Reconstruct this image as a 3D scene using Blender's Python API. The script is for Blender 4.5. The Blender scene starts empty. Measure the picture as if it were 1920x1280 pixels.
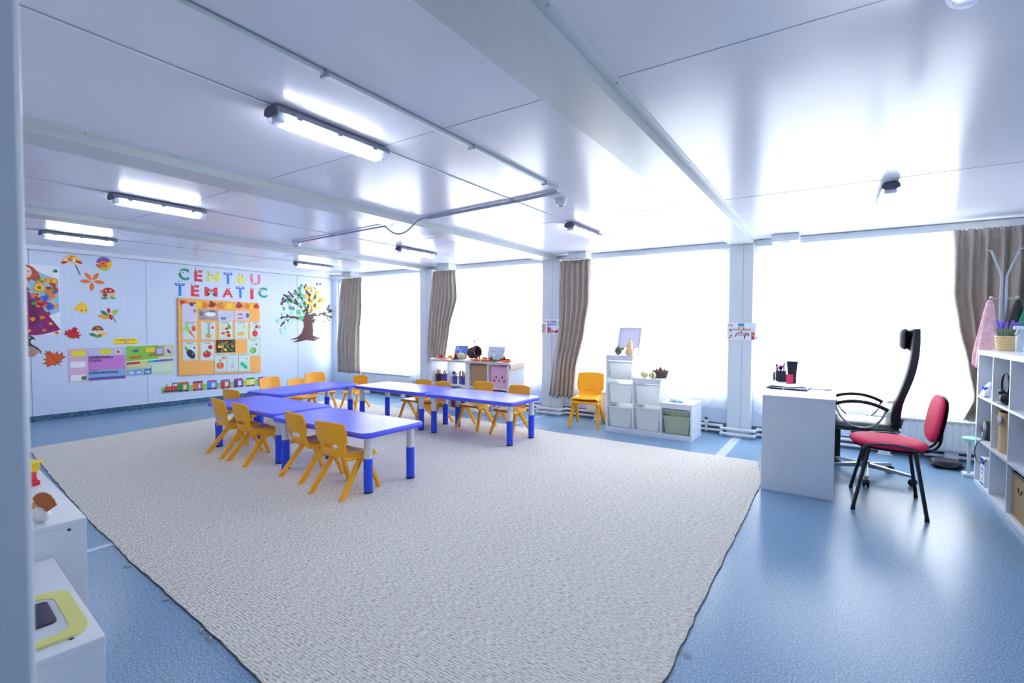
import bpy, bmesh, math, random
import numpy as np
from mathutils import Vector, Matrix
C = bpy.context.scene.collection
SC = bpy.context.scene
PI = math.pi
random.seed(7)

# ---------------------------------------------------------------- camera
FPX, YAW, PITCH, ROLL, EYE = 914.3, 0.58686, 0.03129, -0.00539, 1.25
def cam_axes():
    f = Vector((-math.sin(YAW), math.cos(YAW), 0)); r = Vector((math.cos(YAW), math.sin(YAW), 0)); d = Vector((0, 0, -1))
    f2 = f*math.cos(PITCH) + d*math.sin(PITCH); d2 = d*math.cos(PITCH) - f*math.sin(PITCH)
    return r*math.cos(ROLL) + d2*math.sin(ROLL), d2*math.cos(ROLL) - r*math.sin(ROLL), f2
AR, AD, AF = cam_axes()
cam = bpy.data.cameras.new('camera'); camo = bpy.data.objects.new('camera', cam); C.objects.link(camo)
cam.sensor_width = 36; cam.lens = FPX/1920*36; cam.clip_start = 0.02
camo.matrix_world = Matrix(((AR.x, -AD.x, -AF.x, 0), (AR.y, -AD.y, -AF.y, 0), (AR.z, -AD.z, -AF.z, EYE), (0, 0, 0, 1)))
cam.dof.use_dof = True; cam.dof.focus_distance = 5.0; cam.dof.aperture_fstop = 5.0
SC.camera = camo
def meas(u, v, axis, val):
    """a surveyed point: where the sight line through photo point (u,v) meets the plane axis=val"""
    d = AR*((u-960)/FPX) + AD*((v-640)/FPX) + AF
    o = (0, 0, EYE); t = (val-o[axis])/d[axis]
    return Vector((d.x*t, d.y*t, EYE+d.z*t))

# ---------------------------------------------------------------- world, daylight, exposure
w = bpy.data.worlds.new('daylight'); SC.world = w; w.use_nodes = True
bg = w.node_tree.nodes['Background']; bg.inputs[0].default_value = (0.91, 0.955, 1.0, 1); bg.inputs[1].default_value = 4.6
SC.view_settings.view_transform = 'Standard'; SC.view_settings.look = 'None'
SC.view_settings.exposure = 0.95; SC.view_settings.gamma = 1.0; SC.view_settings.use_curve_mapping = False
SC.cycles.max_bounces = 8; SC.cycles.diffuse_bounces = 5; SC.cycles.glossy_bounces = 3; SC.cycles.transmission_bounces = 4
SC.cycles.transparent_max_bounces = 8; SC.cycles.sample_clamp_indirect = 8; SC.cycles.caustics_reflective = False; SC.cycles.caustics_refractive = False
TUBE_POWER = 40.0

# room constants (metres)
XL, XR, YW, HC = -8.45, 1.42, 6.17, 2.24
BEAMS = [(-1.037, -0.790), (-3.535, -3.290), (-5.960, -5.710)]
PILLARS = [(-1.030, -0.785), (-3.490, -3.215), (-5.880, -5.610)]
BAYS = [(-8.30, -5.90), (-5.60, -3.50), (-3.20, -1.04), (-0.78, 1.36)]
def portal(x0, x1, z0, z1):
    l = bpy.data.lights.new('window_daylight', 'AREA'); l.shape = 'RECTANGLE'; l.size = x1-x0; l.size_y = z1-z0
    l.cycles.is_portal = True
    o = bpy.data.objects.new('window_daylight', l); C.objects.link(o); o.location = ((x0+x1)/2, YW+0.14, (z0+z1)/2)
    o.rotation_euler = (-PI/2, 0, 0)
for a, b in BAYS: portal(a+.04, b-.04, .42, 2.12)

# ---------------------------------------------------------------- materials
def lin(c):
    c = c/255.0
    return c/12.92 if c <= .04045 else ((c+.055)/1.055)**2.4
def rgb(r, g, b): return (lin(r), lin(g), lin(b), 1)
MATS = {}
def mat(name, col, rough=.5, metal=0, coat=0, emis=None, trans=0, spec=.5, sheen=0):
    if name in MATS: return MATS[name]
    m = bpy.data.materials.new(name); m.use_nodes = True; p = m.node_tree.nodes['Principled BSDF']
    p.inputs['Base Color'].default_value = rgb(*col); p.inputs['Roughness'].default_value = rough
    p.inputs['Metallic'].default_value = metal; p.inputs['Coat Weight'].default_value = coat
    p.inputs['Specular IOR Level'].default_value = spec; p.inputs['Sheen Weight'].default_value = sheen
    p.inputs['Transmission Weight'].default_value = trans
    if emis: p.inputs['Emission Color'].default_value = rgb(*emis[0]); p.inputs['Emission Strength'].default_value = emis[1]
    MATS[name] = m
    return m
def nodes(m): return m.node_tree.nodes, m.node_tree.links, m.node_tree.nodes['Principled BSDF']
def noise_mix(name, c1, c2, scale, rough=.5, bump=0, stretch=(1, 1, 1), detail=3, lo=.35, hi=.65, bdist=.002, **k):
    m = mat(name, c1, rough, **k)
    n, l, p = nodes(m)
    if n.get('done'): return m
    tc = n.new('ShaderNodeTexCoord'); tc.name = 'done'; mp = n.new('ShaderNodeMapping'); mp.inputs['Scale'].default_value = stretch
    ns = n.new('ShaderNodeTexNoise'); ns.inputs['Scale'].default_value = scale; ns.inputs['Detail'].default_value = detail
    cr = n.new('ShaderNodeValToRGB'); cr.color_ramp.elements[0].position = lo; cr.color_ramp.elements[1].position = hi
    cr.color_ramp.elements[0].color = rgb(*c1); cr.color_ramp.elements[1].color = rgb(*c2)
    l.new(tc.outputs['Object'], mp.inputs[0]); l.new(mp.outputs[0], ns.inputs['Vector']); l.new(ns.outputs[0], cr.inputs[0]); l.new(cr.outputs[0], p.inputs['Base Color'])
    if bump:
        b = n.new('ShaderNodeBump'); b.inputs['Strength'].default_value = bump; b.inputs['Distance'].default_value = bdist
        l.new(ns.outputs[0], b.inputs['Height']); l.new(b.outputs[0], p.inputs['Normal'])
    return m

def soft(name, col, rough=.5, **k):        # slightly uneven surface
    c2 = tuple(max(0, int(c*.985)) for c in col)
    return noise_mix(name, col, c2, 5, rough, **k)
M_WALL = mat('ribbed_wall_panel', (208, 221, 240), .38, spec=.4)
def _wall():
    n, l, p = nodes(M_WALL)
    g = n.new('ShaderNodeNewGeometry'); s = n.new('ShaderNodeSeparateXYZ'); l.new(g.outputs['Position'], s.inputs[0])
    ad = n.new('ShaderNodeMath'); ad.operation = 'ADD'; l.new(s.outputs[0], ad.inputs[0]); l.new(s.outputs[1], ad.inputs[1])
    di = n.new('ShaderNodeMath'); di.operation = 'DIVIDE'; di.inputs[1].default_value = .075; l.new(ad.outputs[0], di.inputs[0])
    fr = n.new('ShaderNodeMath'); fr.operation = 'FRACT'; l.new(di.outputs[0], fr.inputs[0])
    cr = n.new('ShaderNodeValToRGB'); e = cr.color_ramp.elements
    e[0].position = 0; e[0].color = (0, 0, 0, 1); e[1].position = .08; e[1].color = (1, 1, 1, 1)
    x = e.new(.92); x.color = (1, 1, 1, 1); y = e.new(1.0); y.color = (0, 0, 0, 1)
    l.new(fr.outputs[0], cr.inputs[0])
    b = n.new('ShaderNodeBump'); b.inputs['Strength'].default_value = .35; b.inputs['Distance'].default_value = .0015
    l.new(cr.outputs[0], b.inputs['Height']); l.new(b.outputs[0], p.inputs['Normal'])
_wall()
M_CEIL = noise_mix('glossy_ceiling_panel', (220, 223, 233), (218, 221, 232), 1.2, .19, spec=.2)
M_STEEL = soft('white_painted_steel', (214, 221, 226), .35, spec=.5)
M_SEAM = mat('seam_grey', (140, 152, 172), .5)
M_BEAM = mat('beam_grey_white', (190, 197, 200), .3, spec=.4)
M_TRIM = mat('trim_white', (222, 230, 242), .35)
M_FLOOR = mat('blue_speckled_vinyl', (96, 142, 190), .28, spec=.5)
def _speck(m, cols, scale, bump=.0):
    n, l, p = nodes(m)
    tc = n.new('ShaderNodeNewGeometry')
    v = n.new('ShaderNodeTexNoise'); v.inputs['Scale'].default_value = scale; v.inputs['Detail'].default_value = 2
    cr = n.new('ShaderNodeValToRGB'); el = cr.color_ramp.elements
    el[0].position = .3; el[0].color = rgb(*cols[0]); el[1].position = .72; el[1].color = rgb(*cols[-1])
    for i, c in enumerate(cols[1:-1]):
        q = el.new(.42+.14*i); q.color = rgb(*c)
    l.new(tc.outputs['Position'], v.inputs['Vector']); l.new(v.outputs[0], cr.inputs[0]); l.new(cr.outputs[0], p.inputs['Base Color'])
_speck(M_FLOOR, [(70, 108, 146), (108, 146, 180), (126, 163, 194), (182, 206, 222)], 130)
M_SKIRT = mat('dark_blue_skirting', (50, 84, 116), .35); _speck(M_SKIRT, [(30, 56, 80), (52, 88, 120), (66, 104, 136), (110, 146, 168)], 60)
M_RUG = mat('woven_rug', (190, 184, 176), .95, spec=.1)
def _rug():
    n, l, p = nodes(M_RUG)
    g = n.new('ShaderNodeNewGeometry'); mp = n.new('ShaderNodeMapping'); mp.inputs['Scale'].default_value = (40, 150, 1)
    l.new(g.outputs['Position'], mp.inputs[0])
    ns = n.new('ShaderNodeTexNoise'); ns.inputs['Scale'].default_value = 1.0; ns.inputs['Detail'].default_value = 3; ns.inputs['Roughness'].default_value = .7
    l.new(mp.outputs[0], ns.inputs['Vector'])
    sp = n.new('ShaderNodeSeparateXYZ'); l.new(g.outputs['Position'], sp.inputs[0])
    ml = n.new('ShaderNodeMath'); ml.operation = 'MULTIPLY'; ml.inputs[1].default_value = 2*PI/.013; l.new(sp.outputs[1], ml.inputs[0])
    sn = n.new('ShaderNodeMath'); sn.operation = 'SINE'; l.new(ml.outputs[0], sn.inputs[0])
    sc = n.new('ShaderNodeMath'); sc.operation = 'MULTIPLY'; sc.inputs[1].default_value = .055; l.new(sn.outputs[0], sc.inputs[0])
    a = n.new('ShaderNodeMath'); a.operation = 'ADD'; l.new(ns.outputs[0], a.inputs[0]); l.new(sc.outputs[0], a.inputs[1])
    cr = n.new('ShaderNodeValToRGB'); el = cr.color_ramp.elements
    el[0].position = .33; el[0].color = rgb(150, 144, 136); el[1].position = .68; el[1].color = rgb(248, 244, 236)
    q = el.new(.46); q.color = rgb(214, 208, 200)
    l.new(a.outputs[0], cr.inputs[0]); l.new(cr.outputs[0], p.inputs['Base Color'])
    b = n.new('ShaderNodeBump'); b.inputs['Strength'].default_value = .35; b.inputs['Distance'].default_value = .003
    l.new(a.outputs[0], b.inputs['Height']); l.new(b.outputs[0], p.inputs['Normal'])
_rug()
M_TABLE = soft('blue_table_plastic', (84, 96, 255), .34, spec=.5)
M_SLEEVE = mat('blue_leg_plastic', (36, 78, 236), .3)
M_LEGW = mat('white_leg_plastic', (226, 228, 228), .35)
M_BLACK = mat('black_plastic', (16, 17, 22), .45)
M_YEL = soft('yellow_chair_plastic', (255, 180, 16), .35, spec=.5)
M_WHITE = soft('white_laminate', (228, 233, 240), .35)
M_PAPER = mat('white_paper', (236, 240, 246), .6)
M_CURT = noise_mix('taupe_curtain_cloth', (176, 163, 150), (190, 178, 166), 60, .9, stretch=(1, 1, .2))
M_CHROME = mat('chrome', (200, 205, 212), .15, metal=1)
M_ALU = mat('brushed_aluminium', (176, 182, 190), .35, metal=.9)
M_GREYP = mat('grey_lamp_housing', (128, 134, 152), .4)
M_RAD = mat('radiator_enamel', (232, 236, 240), .3)
M_PIPE = soft('pipe_white_paint', (226, 230, 238), .35)
M_RED = soft('raspberry_fabric', (224, 26, 88), .7)
M_INK = mat('black_ink', (24, 22, 30), .6)
M_PINK = mat('pink_cloth', (226, 176, 186), .85)
def sheer_mat():
    m = bpy.data.materials.new('white_sheer_voile'); m.use_nodes = True; n = m.node_tree.nodes; l = m.node_tree.links
    n.remove(n['Principled BSDF']); o = n['Material Output']
    t = n.new('ShaderNodeBsdfTranslucent'); t.inputs[0].default_value = (.97, .98, 1, 1)
    d = n.new('ShaderNodeBsdfDiffuse'); d.inputs[0].default_value = (.93, .95, .98, 1)
    tr = n.new('ShaderNodeBsdfTransparent'); tr.inputs[0].default_value = (1, 1, 1, 1)
    a = n.new('ShaderNodeMixShader'); a.inputs[0].default_value = .35; b = n.new('ShaderNodeMixShader'); b.inputs[0].default_value = .42
    l.new(t.outputs[0], a.inputs[1]); l.new(d.outputs[0], a.inputs[2]); l.new(a.outputs[0], b.inputs[1]); l.new(tr.outputs[0], b.inputs[2])
    l.new(b.outputs[0], o.inputs[0]); return m
M_SHEER = sheer_mat()
def glassy(name, col, fac, rough=.05, tint=None):
    m = bpy.data.materials.new(name); m.use_nodes = True; n = m.node_tree.nodes; l = m.node_tree.links
    p = n['Principled BSDF']; p.inputs['Base Color'].default_value = rgb(*col); p.inputs['Roughness'].default_value = rough
    tr = n.new('ShaderNodeBsdfTransparent'); tr.inputs[0].default_value = rgb(*(tint or (255, 255, 255)))
    a = n.new('ShaderNodeMixShader'); a.inputs[0].default_value = fac; o = n['Material Output']
    l.new(tr.outputs[0], a.inputs[1]); l.new(p.outputs[0], a.inputs[2]); l.new(a.outputs[0], o.inputs[0]); return m
M_GLASS = glassy('window_glass', (225, 240, 245), .06)
def frosted():
    m = bpy.data.materials.new('frosted_tub'); m.use_nodes = True; n = m.node_tree.nodes; l = m.node_tree.links; p = n['Principled BSDF']
    p.inputs['Base Color'].default_value = rgb(244, 248, 248); p.inputs['Roughness'].default_value = .3
    tl = n.new('ShaderNodeBsdfTranslucent'); tl.inputs[0].default_value = (.95, .97, .97, 1); tr = n.new('ShaderNodeBsdfTransparent')
    a = n.new('ShaderNodeMixShader'); a.inputs[0].default_value = .5; c = n.new('ShaderNodeMixShader'); c.inputs[0].default_value = .22
    l.new(p.outputs[0], a.inputs[1]); l.new(tl.outputs[0], a.inputs[2]); l.new(a.outputs[0], c.inputs[1]); l.new(tr.outputs[0], c.inputs[2]); l.new(c.outputs[0], n['Material Output'].inputs[0]); return m
M_TUB = frosted()
M_TUBG = glassy('clear_green_tub', (222, 228, 206), .45, .25, (244, 247, 236))
M_LENS = glassy('clear_lamp_cover', (235, 240, 255), .35, .2)
def emit(name, col, s):
    m = bpy.data.materials.new(name); m.use_nodes = True; n = m.node_tree.nodes; n.remove(n['Principled BSDF'])
    e = n.new('ShaderNodeEmission'); e.inputs[0].default_value = rgb(*col); e.inputs[1].default_value = s
    m.node_tree.links.new(e.outputs[0], n['Material Output'].inputs[0]); return m
M_TUBE = emit('lit_fluorescent_tube', (240, 244, 255), TUBE_POWER)
_cc = {}
def K(r, g, b, rough=.6):       # plain coloured print, paper or plastic
    k = (r, g, b, rough)
    if k not in _cc: _cc[k] = mat('print_%d_%d_%d_%d' % (r, g, b, int(rough*100)), (r, g, b), rough)
    return _cc[k]

# ---------------------------------------------------------------- mesh builder
class MB:
    def __init__(s): s.v = []; s.f = []; s.m = []; s.mats = []; s.T = Matrix.Identity(4)
    def mi(s, m):
        if m not in s.mats: s.mats.append(m)
        return s.mats.index(m)
    def add(s, vs, fs, m):
        b = len(s.v); s.v += [tuple(s.T @ Vector(p)) for p in vs]; k = s.mi(m)
        for f in fs: s.f.append([i+b for i in f]); s.m.append(k)
    def box(s, x0, x1, y0, y1, z0, z1, m):
        s.add([(x0, y0, z0), (x1, y0, z0), (x1, y1, z0), (x0, y1, z0), (x0, y0, z1), (x1, y0, z1), (x1, y1, z1), (x0, y1, z1)],
              [(3, 2, 1, 0), (4, 5, 6, 7), (0, 1, 5, 4), (1, 2, 6, 5), (2, 3, 7, 6), (3, 0, 4, 7)], m)
    def bar(s, p0, p1, w0, d0, m, w1=None, d1=None, side=None):   # tapered rectangular bar
        p0 = Vector(p0); p1 = Vector(p1); w1 = w1 or w0; d1 = d1 or d0; z = (p1-p0).normalized()
        x = Vector(side) if side else Vector((1, 0, 0)); x = (x - z*x.dot(z)).normalized(); y = z.cross(x)
        vs = [p0+x*a*w0/2+y*b*d0/2 for a, b in ((-1, -1), (1, -1), (1, 1), (-1, 1))]+[p1+x*a*w1/2+y*b*d1/2 for a, b in ((-1, -1), (1, -1), (1, 1), (-1, 1))]
        s.add(vs, [(3, 2, 1, 0), (4, 5, 6, 7), (0, 1, 5, 4), (1, 2, 6, 5), (2, 3, 7, 6), (3, 0, 4, 7)], m)
    def hbar(s, p0, p1, w0, d0, w1, d1, m):     # strut with level ends
        vs = [(p[0]+a*ww/2, p[1]+c*dd/2, p[2]) for p, ww, dd in ((p1, w1, d1), (p0, w0, d0)) for a, c in ((-1, -1), (1, -1), (1, 1), (-1, 1))]
        s.add(vs, [(3, 2, 1, 0), (4, 5, 6, 7), (0, 1, 5, 4), (1, 2, 6, 5), (2, 3, 7, 6), (3, 0, 4, 7)], m)
    def tube(s, pts, r, m, n=10, caps=True, rs=None, closed=False):
        pts = [Vector(p) for p in pts]; N = len(pts); rings = []; up = None
        for i, p in enumerate(pts):
            if closed: t = pts[(i+1) % N]-pts[i-1]
            else: t = pts[min(i+1, N-1)]-pts[max(i-1, 0)]
            t.normalize()
            if up is None:
                up = Vector((0, 0, 1)) if abs(t.z) < .9 else Vector((1, 0, 0))
            x = up.cross(t).normalized(); y = t.cross(x); up = y
            rr = rs[i] if rs else r
            rings.append([p+x*math.cos(2*PI*k/n)*rr+y*math.sin(2*PI*k/n)*rr for k in range(n)])
        vs = [q for R in rings for q in R]; fs = []
        for i in range(N if closed else N-1):
            j = (i+1) % N
            for k in range(n): fs.append((i*n+k, i*n+(k+1) % n, j*n+(k+1) % n, j*n+k))
        if caps and not closed: fs += [tuple(range(n))[::-1], tuple((N-1)*n+k for k in range(n))]
        s.add(vs, fs, m)
    def lathe(s, prof, m, c=(0, 0, 0), n=24, sx=1, sy=1, caps=True):
        c = Vector(c); N = len(prof)
        vs = [c+Vector((r*sx*math.cos(2*PI*k/n), r*sy*math.sin(2*PI*k/n), z)) for r, z in prof for k in range(n)]
        fs = [(i*n+k, i*n+(k+1) % n, (i+1)*n+(k+1) % n, (i+1)*n+k) for i in range(N-1) for k in range(n)]
        if caps: fs += [tuple(range(n))[::-1], tuple((N-1)*n+k for k in range(n))]
        s.add(vs, fs, m)
    def ball(s, c, rx, ry, rz, m, n=14, k=8, ribs=0, dep=0):
        prof = []
        vs = []; c = Vector(c)
        for i in range(k+1):
            a = -PI/2+PI*i/k
            for j in range(n):
                b = 2*PI*j/n; q = 1-dep*abs(math.sin(b*ribs/2)) if ribs else 1
                vs.append(c+Vector((rx*q*math.cos(a)*math.cos(b), ry*q*math.cos(a)*math.sin(b), rz*math.sin(a))))
        fs = [(i*n+j, i*n+(j+1) % n, (i+1)*n+(j+1) % n, (i+1)*n+j) for i in range(k) for j in range(n)]
        s.add(vs, fs, m)
    def prism(s, poly, o, ax, ay, th, m):      # 2-D outline in the frame (o, ax, ay), extruded th along ax x ay
        o = Vector(o); ax = Vector(ax); ay = Vector(ay); nn = ax.cross(ay).normalized()
        a = sum(poly[i][0]*poly[(i+1) % len(poly)][1]-poly[(i+1) % len(poly)][0]*poly[i][1] for i in range(len(poly)))
        if a < 0: poly = poly[::-1]
        N = len(poly); vs = [o+ax*p[0]+ay*p[1] for p in poly]+[o+ax*p[0]+ay*p[1]+nn*th for p in poly]
        s.add(vs, [tuple(range(N))[::-1], tuple(range(N, 2*N))]+[(i, (i+1) % N, N+(i+1) % N, N+i) for i in range(N)], m)
    def grid(s, fn, nu, nv, m, hole=None):
        vs = [fn(i/nu, j/nv) for j in range(nv+1) for i in range(nu+1)]
        fs = [(j*(nu+1)+i, j*(nu+1)+i+1, (j+1)*(nu+1)+i+1, (j+1)*(nu+1)+i) for j in range(nv) for i in range(nu) if not (hole and hole(i, j))]
        s.add(vs, fs, m)
    def build(s, name, parent=None, smooth=True, bevel=0, solid=0, subsurf=0, offs=0, angle=35):
        me = bpy.data.meshes.new(name); me.from_pydata(s.v, [], s.f); me.validate()
        for m in s.mats: me.materials.append(m)
        if len(me.polygons) == len(s.m): me.polygons.foreach_set('material_index', s.m)
        if smooth and len(me.polygons):
            me.shade_smooth(); me.set_sharp_from_angle(angle=math.radians(angle))
        o = bpy.data.objects.new(name, me); C.objects.link(o)
        if parent: o.parent = parent
        if solid:
            d = o.modifiers.new('thickness', 'SOLIDIFY'); d.thickness = solid; d.offset = offs
        if bevel:
            d = o.modifiers.new('bevel', 'BEVEL'); d.width = bevel; d.segments = 2; d.limit_method = 'ANGLE'; d.angle_limit = math.radians(40)
            d.harden_normals = False
        if subsurf:
            d = o.modifiers.new('smooth', 'SUBSURF'); d.levels = subsurf; d.render_levels = subsurf
        return o
def tag(o, label, cat, group=None):
    o['label'] = label; o['category'] = cat
    if group: o['group'] = group
    return o
def thing(name, label, cat, loc=(0, 0, 0), rz=0, group=None, s=1):
    o = bpy.data.objects.new(name, None); C.objects.link(o); o.location = loc; o.rotation_euler = (0, 0, rz); o.scale = (s, s, s)
    o.empty_display_size = .1
    return tag(o, label, cat, group)
def struct(name, b, **k):
    o = b.build(name, **k); o['kind'] = 'structure'; return o
def dup(root, label, loc, rz=0, s=1, group=None):
    r = root.copy(); C.objects.link(r); r.location = loc; r.rotation_euler = (0, 0, rz); r.scale = (s, s, s); r['label'] = label
    if group: r['group'] = group
    for ch in list(root.children):
        c = ch.copy(); C.objects.link(c); c.parent = r
        for g in list(ch.children):
            d = g.copy(); C.objects.link(d); d.parent = c
    return r
def one(name, b, label, cat, group=None, **k): return tag(b.build(name, **k), label, cat, group)
def circ(r, n=20, cx=0, cy=0, ry=None): return [(cx+r*math.cos(2*PI*i/n), cy+(ry or r)*math.sin(2*PI*i/n)) for i in range(n)]
def rrect(w_, h_, r, n=4):
    out = []
    for cx, cy, a0 in ((w_/2-r, h_/2-r, 0), (-w_/2+r, h_/2-r, PI/2), (-w_/2+r, -h_/2+r, PI), (w_/2-r, -h_/2+r, 1.5*PI)):
        out += [(cx+r*math.cos(a0+PI/2*i/n), cy+r*math.sin(a0+PI/2*i/n)) for i in range(n+1)]
    return out
def arc(p0, p1, h, n=10, up=(0, 0, 1)):
    p0 = Vector(p0); p1 = Vector(p1); up = Vector(up)
    return [p0.lerp(p1, i/n)+up*h*4*(i/n)*(1-i/n) for i in range(n+1)]
def bez(*P, n=14):
    P = [Vector(p) for p in P]; out = []
    for i in range(n+1):
        Q = list(P); t = i/n
        while len(Q) > 1: Q = [Q[k].lerp(Q[k+1], t) for k in range(len(Q)-1)]
        out.append(Q[0])
    return out
FONT = None
def text_mesh(body, size, m, o, ax, ay, th=.001, bold=0, align='CENTER'):
    """lettering as a thin solid mesh; returns builder content (verts, faces) in frame (o,ax,ay)"""
    cu = bpy.data.curves.new('lettering', 'FONT'); cu.body = body; cu.size = size; cu.offset = bold; cu.align_x = align; cu.align_y = 'BOTTOM'
    cu.extrude = .0; cu.resolution_u = 3
    ob = bpy.data.objects.new('lettering', cu); C.objects.link(ob)
    bpy.context.view_layer.update()
    me = ob.evaluated_get(bpy.context.evaluated_depsgraph_get()).to_mesh()
    vs = [v.co.copy() for v in me.vertices]; fs = [tuple(p.vertices) for p in me.polygons]
    ob.evaluated_get(bpy.context.evaluated_depsgraph_get()).to_mesh_clear()
    C.objects.unlink(ob); bpy.data.objects.remove(ob); bpy.data.curves.remove(cu)
    ax = Vector(ax); ay = Vector(ay); nn = ax.cross(ay).normalized(); o = Vector(o)
    n = len(vs); top = [o+ax*v.x+ay*v.y+nn*th for v in vs]; bot = [o+ax*v.x+ay*v.y for v in vs]
    ed = {}
    for f in fs:
        for i in range(len(f)):
            a, b = f[i], f[(i+1) % len(f)]; ed[(a, b)] = 1
    side = [(a, b, b+n, a+n) for (a, b) in ed if (b, a) not in ed]
    side = [(q[0], q[1], q[2], q[3]) for q in side]
    return bot+top, [tuple(i+n for i in f) for f in fs]+side, m

# ---------------------------------------------------------------- the room
b = MB(); b.box(XL-.3, XR+.3, -1.5, YW+.4, -.12, 0, M_FLOOR); struct('floor', b, smooth=False)
b = MB(); b.box(XL-.3, XR+.3, -1.5, YW+.4, HC, HC+.12, M_CEIL); struct('ceiling', b, smooth=False)
b = MB(); b.box(XL-.12, XL, -1.5, YW+.15, 0, HC, M_WALL); struct('wall_left', b, smooth=False)
b = MB(); b.box(XR, XR+.12, -1.5, YW+.15, 0, HC, M_WALL); struct('wall_right', b, smooth=False)
b = MB(); b.box(-.62, XR, -1.4, -1.28, 0, HC, M_WALL); struct('wall_back', b, smooth=False)
b = MB(); b.box(XL, -.62, -.02, .128, 0, HC, M_STEEL); struct('wall_near', b, smooth=True, bevel=.006)
b = MB(); b.box(-.74, -.62, -1.28, -.02, 0, HC, M_STEEL); struct('wall_recess', b, smooth=False)
# window wall: piers, parapet, head
b = MB()
WZ0, WZ1 = .43, 2.13
b.box(XL, XR, YW, YW+.12, 0, WZ0, M_WALL); b.box(XL, XR, YW, YW+.12, WZ1, HC, M_WALL)
xs = [XL]+[x for a in BAYS for x in a]+[XR]
for i in range(0, len(xs), 2): b.box(xs[i], xs[i+1], YW, YW+.12, WZ0, WZ1, M_WALL)
struct('wall_window', b, smooth=False)
for i, (a, c) in enumerate(BAYS):
    b = MB(); f = .05; yy0, yy1 = YW+.03, YW+.09; mid = (a+c)/2
    b.box(a, c, yy0, yy1, WZ0, WZ0+f, M_TRIM); b.box(a, c, yy0, yy1, WZ1-f, WZ1, M_TRIM)
    for x in (a, mid-f/2, c-f): b.box(x, x+f, yy0, yy1, WZ0+f, WZ1-f, M_TRIM)
    o = struct('window_%d' % (i+1), b, smooth=False)
    g = MB(); g.box(a+f, mid-f/2, YW+.055, YW+.061, WZ0+f, WZ1-f, M_GLASS); g.box(mid+f/2, c-f, YW+.055, YW+.061, WZ0+f, WZ1-f, M_GLASS)
    g.build('glass_pane', o, smooth=False)
for i, (a, c) in enumerate(PILLARS):
    b = MB(); b.box(a, c, 6.02, YW, 0, 2.185, M_STEEL); b.box((a+c)/2+.02, (a+c)/2+.024, 6.0185, 6.02, 0, 2.18, M_SEAM)
    struct('trim_%d' % (i+1), b, bevel=.006)
nt = 4
for i, (a, c) in enumerate(BEAMS):
    b = MB(); b.box(a, c, -1.28 if i == 0 else .118, YW, 2.185, HC, M_BEAM); b.box(c, c+.045, -1.28 if i == 0 else .118, YW, HC-.004, HC-.0005, M_STEEL)
    for y in (.9, 1.33, 1.9, 3.05, 4.2, 4.9): b.lathe([(.006, -.004), (.006, 0)], M_CHROME, (c+.03, y, HC-.004), 8)
    struct('trim_%d' % nt, b, bevel=.004); nt += 1
# cornice strips, ceiling and wall seams, floor joints
b = MB(); b.box(XL, XL+.02, .118, YW, 2.185, HC, M_TRIM); b.box(XL, XL+.012, .118, YW, 2.178, 2.183, M_SEAM); struct('trim_%d' % nt, b, smooth=False); nt += 1
b = MB(); b.box(XL, XR, YW-.05, YW, 2.165, HC, M_STEEL); b.box(XL, XR, YW-.052, YW-.05, HC-.008, HC-.001, M_SEAM); struct('trim_%d' % nt, b, smooth=False); nt += 1
spans = [(XL+.02, -5.97), (-5.665, -3.54), (-3.245, -1.04), (-.745, XR)]
for (a, c) in spans:
    b = MB()
    for y in (1.872, 4.10): b.box(a, c, y-.0022, y+.0022, HC-.0012, HC-.0003, M_SEAM); b.box(a, c, y+.0022, y+.005, HC-.0016, HC-.0003, M_TRIM)
    struct('trim_%d' % nt, b, smooth=False); nt += 1
for x in (-2.14, -4.58, -7.05):
    b = MB(); b.box(x-.007, x+.007, .13, YW-.05, HC-.005, HC-.0005, M_TRIM); b.box(x+.007, x+.009, .13, YW-.05, HC-.002, HC-.0005, M_SEAM); struct('trim_%d' % nt, b, smooth=False); nt += 1
for y in (1.755, 3.0, 5.41):
    b = MB(); b.box(XL, XL+.0015, y-.003, y+.003, .08, 2.178, M_SEAM); struct('trim_%d' % nt, b, smooth=False); nt += 1
for x, w_ in ((-.915, .09), (-3.40, .05), (-5.80, .05)):
    b = MB(); b.box(x-w_/2, x+w_/2, .12, 6.02, 0, .0025, K(196, 208, 230, .3)); struct('trim_%d' % nt, b, smooth=False); nt += 1
b = MB(); b.box(XL, XL+.008, .118, YW, 0, .078, M_SKIRT); b.box(XL, XL+.012, .118, YW, .078, .083, M_TRIM); b.box(XL+.008, XL+.016, .118, YW, 0, .004, K(110, 160, 176)); struct('baseboard_left', b, smooth=False)
b = MB()
for a, c in ((XL+.02, -5.88), (-5.61, -3.49), (-3.215, -1.03), (-.785, XR)): b.box(a, c, YW-.008, YW, 0, .12, K(104, 112, 130))
struct('baseboard_window', b, smooth=False)

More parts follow.
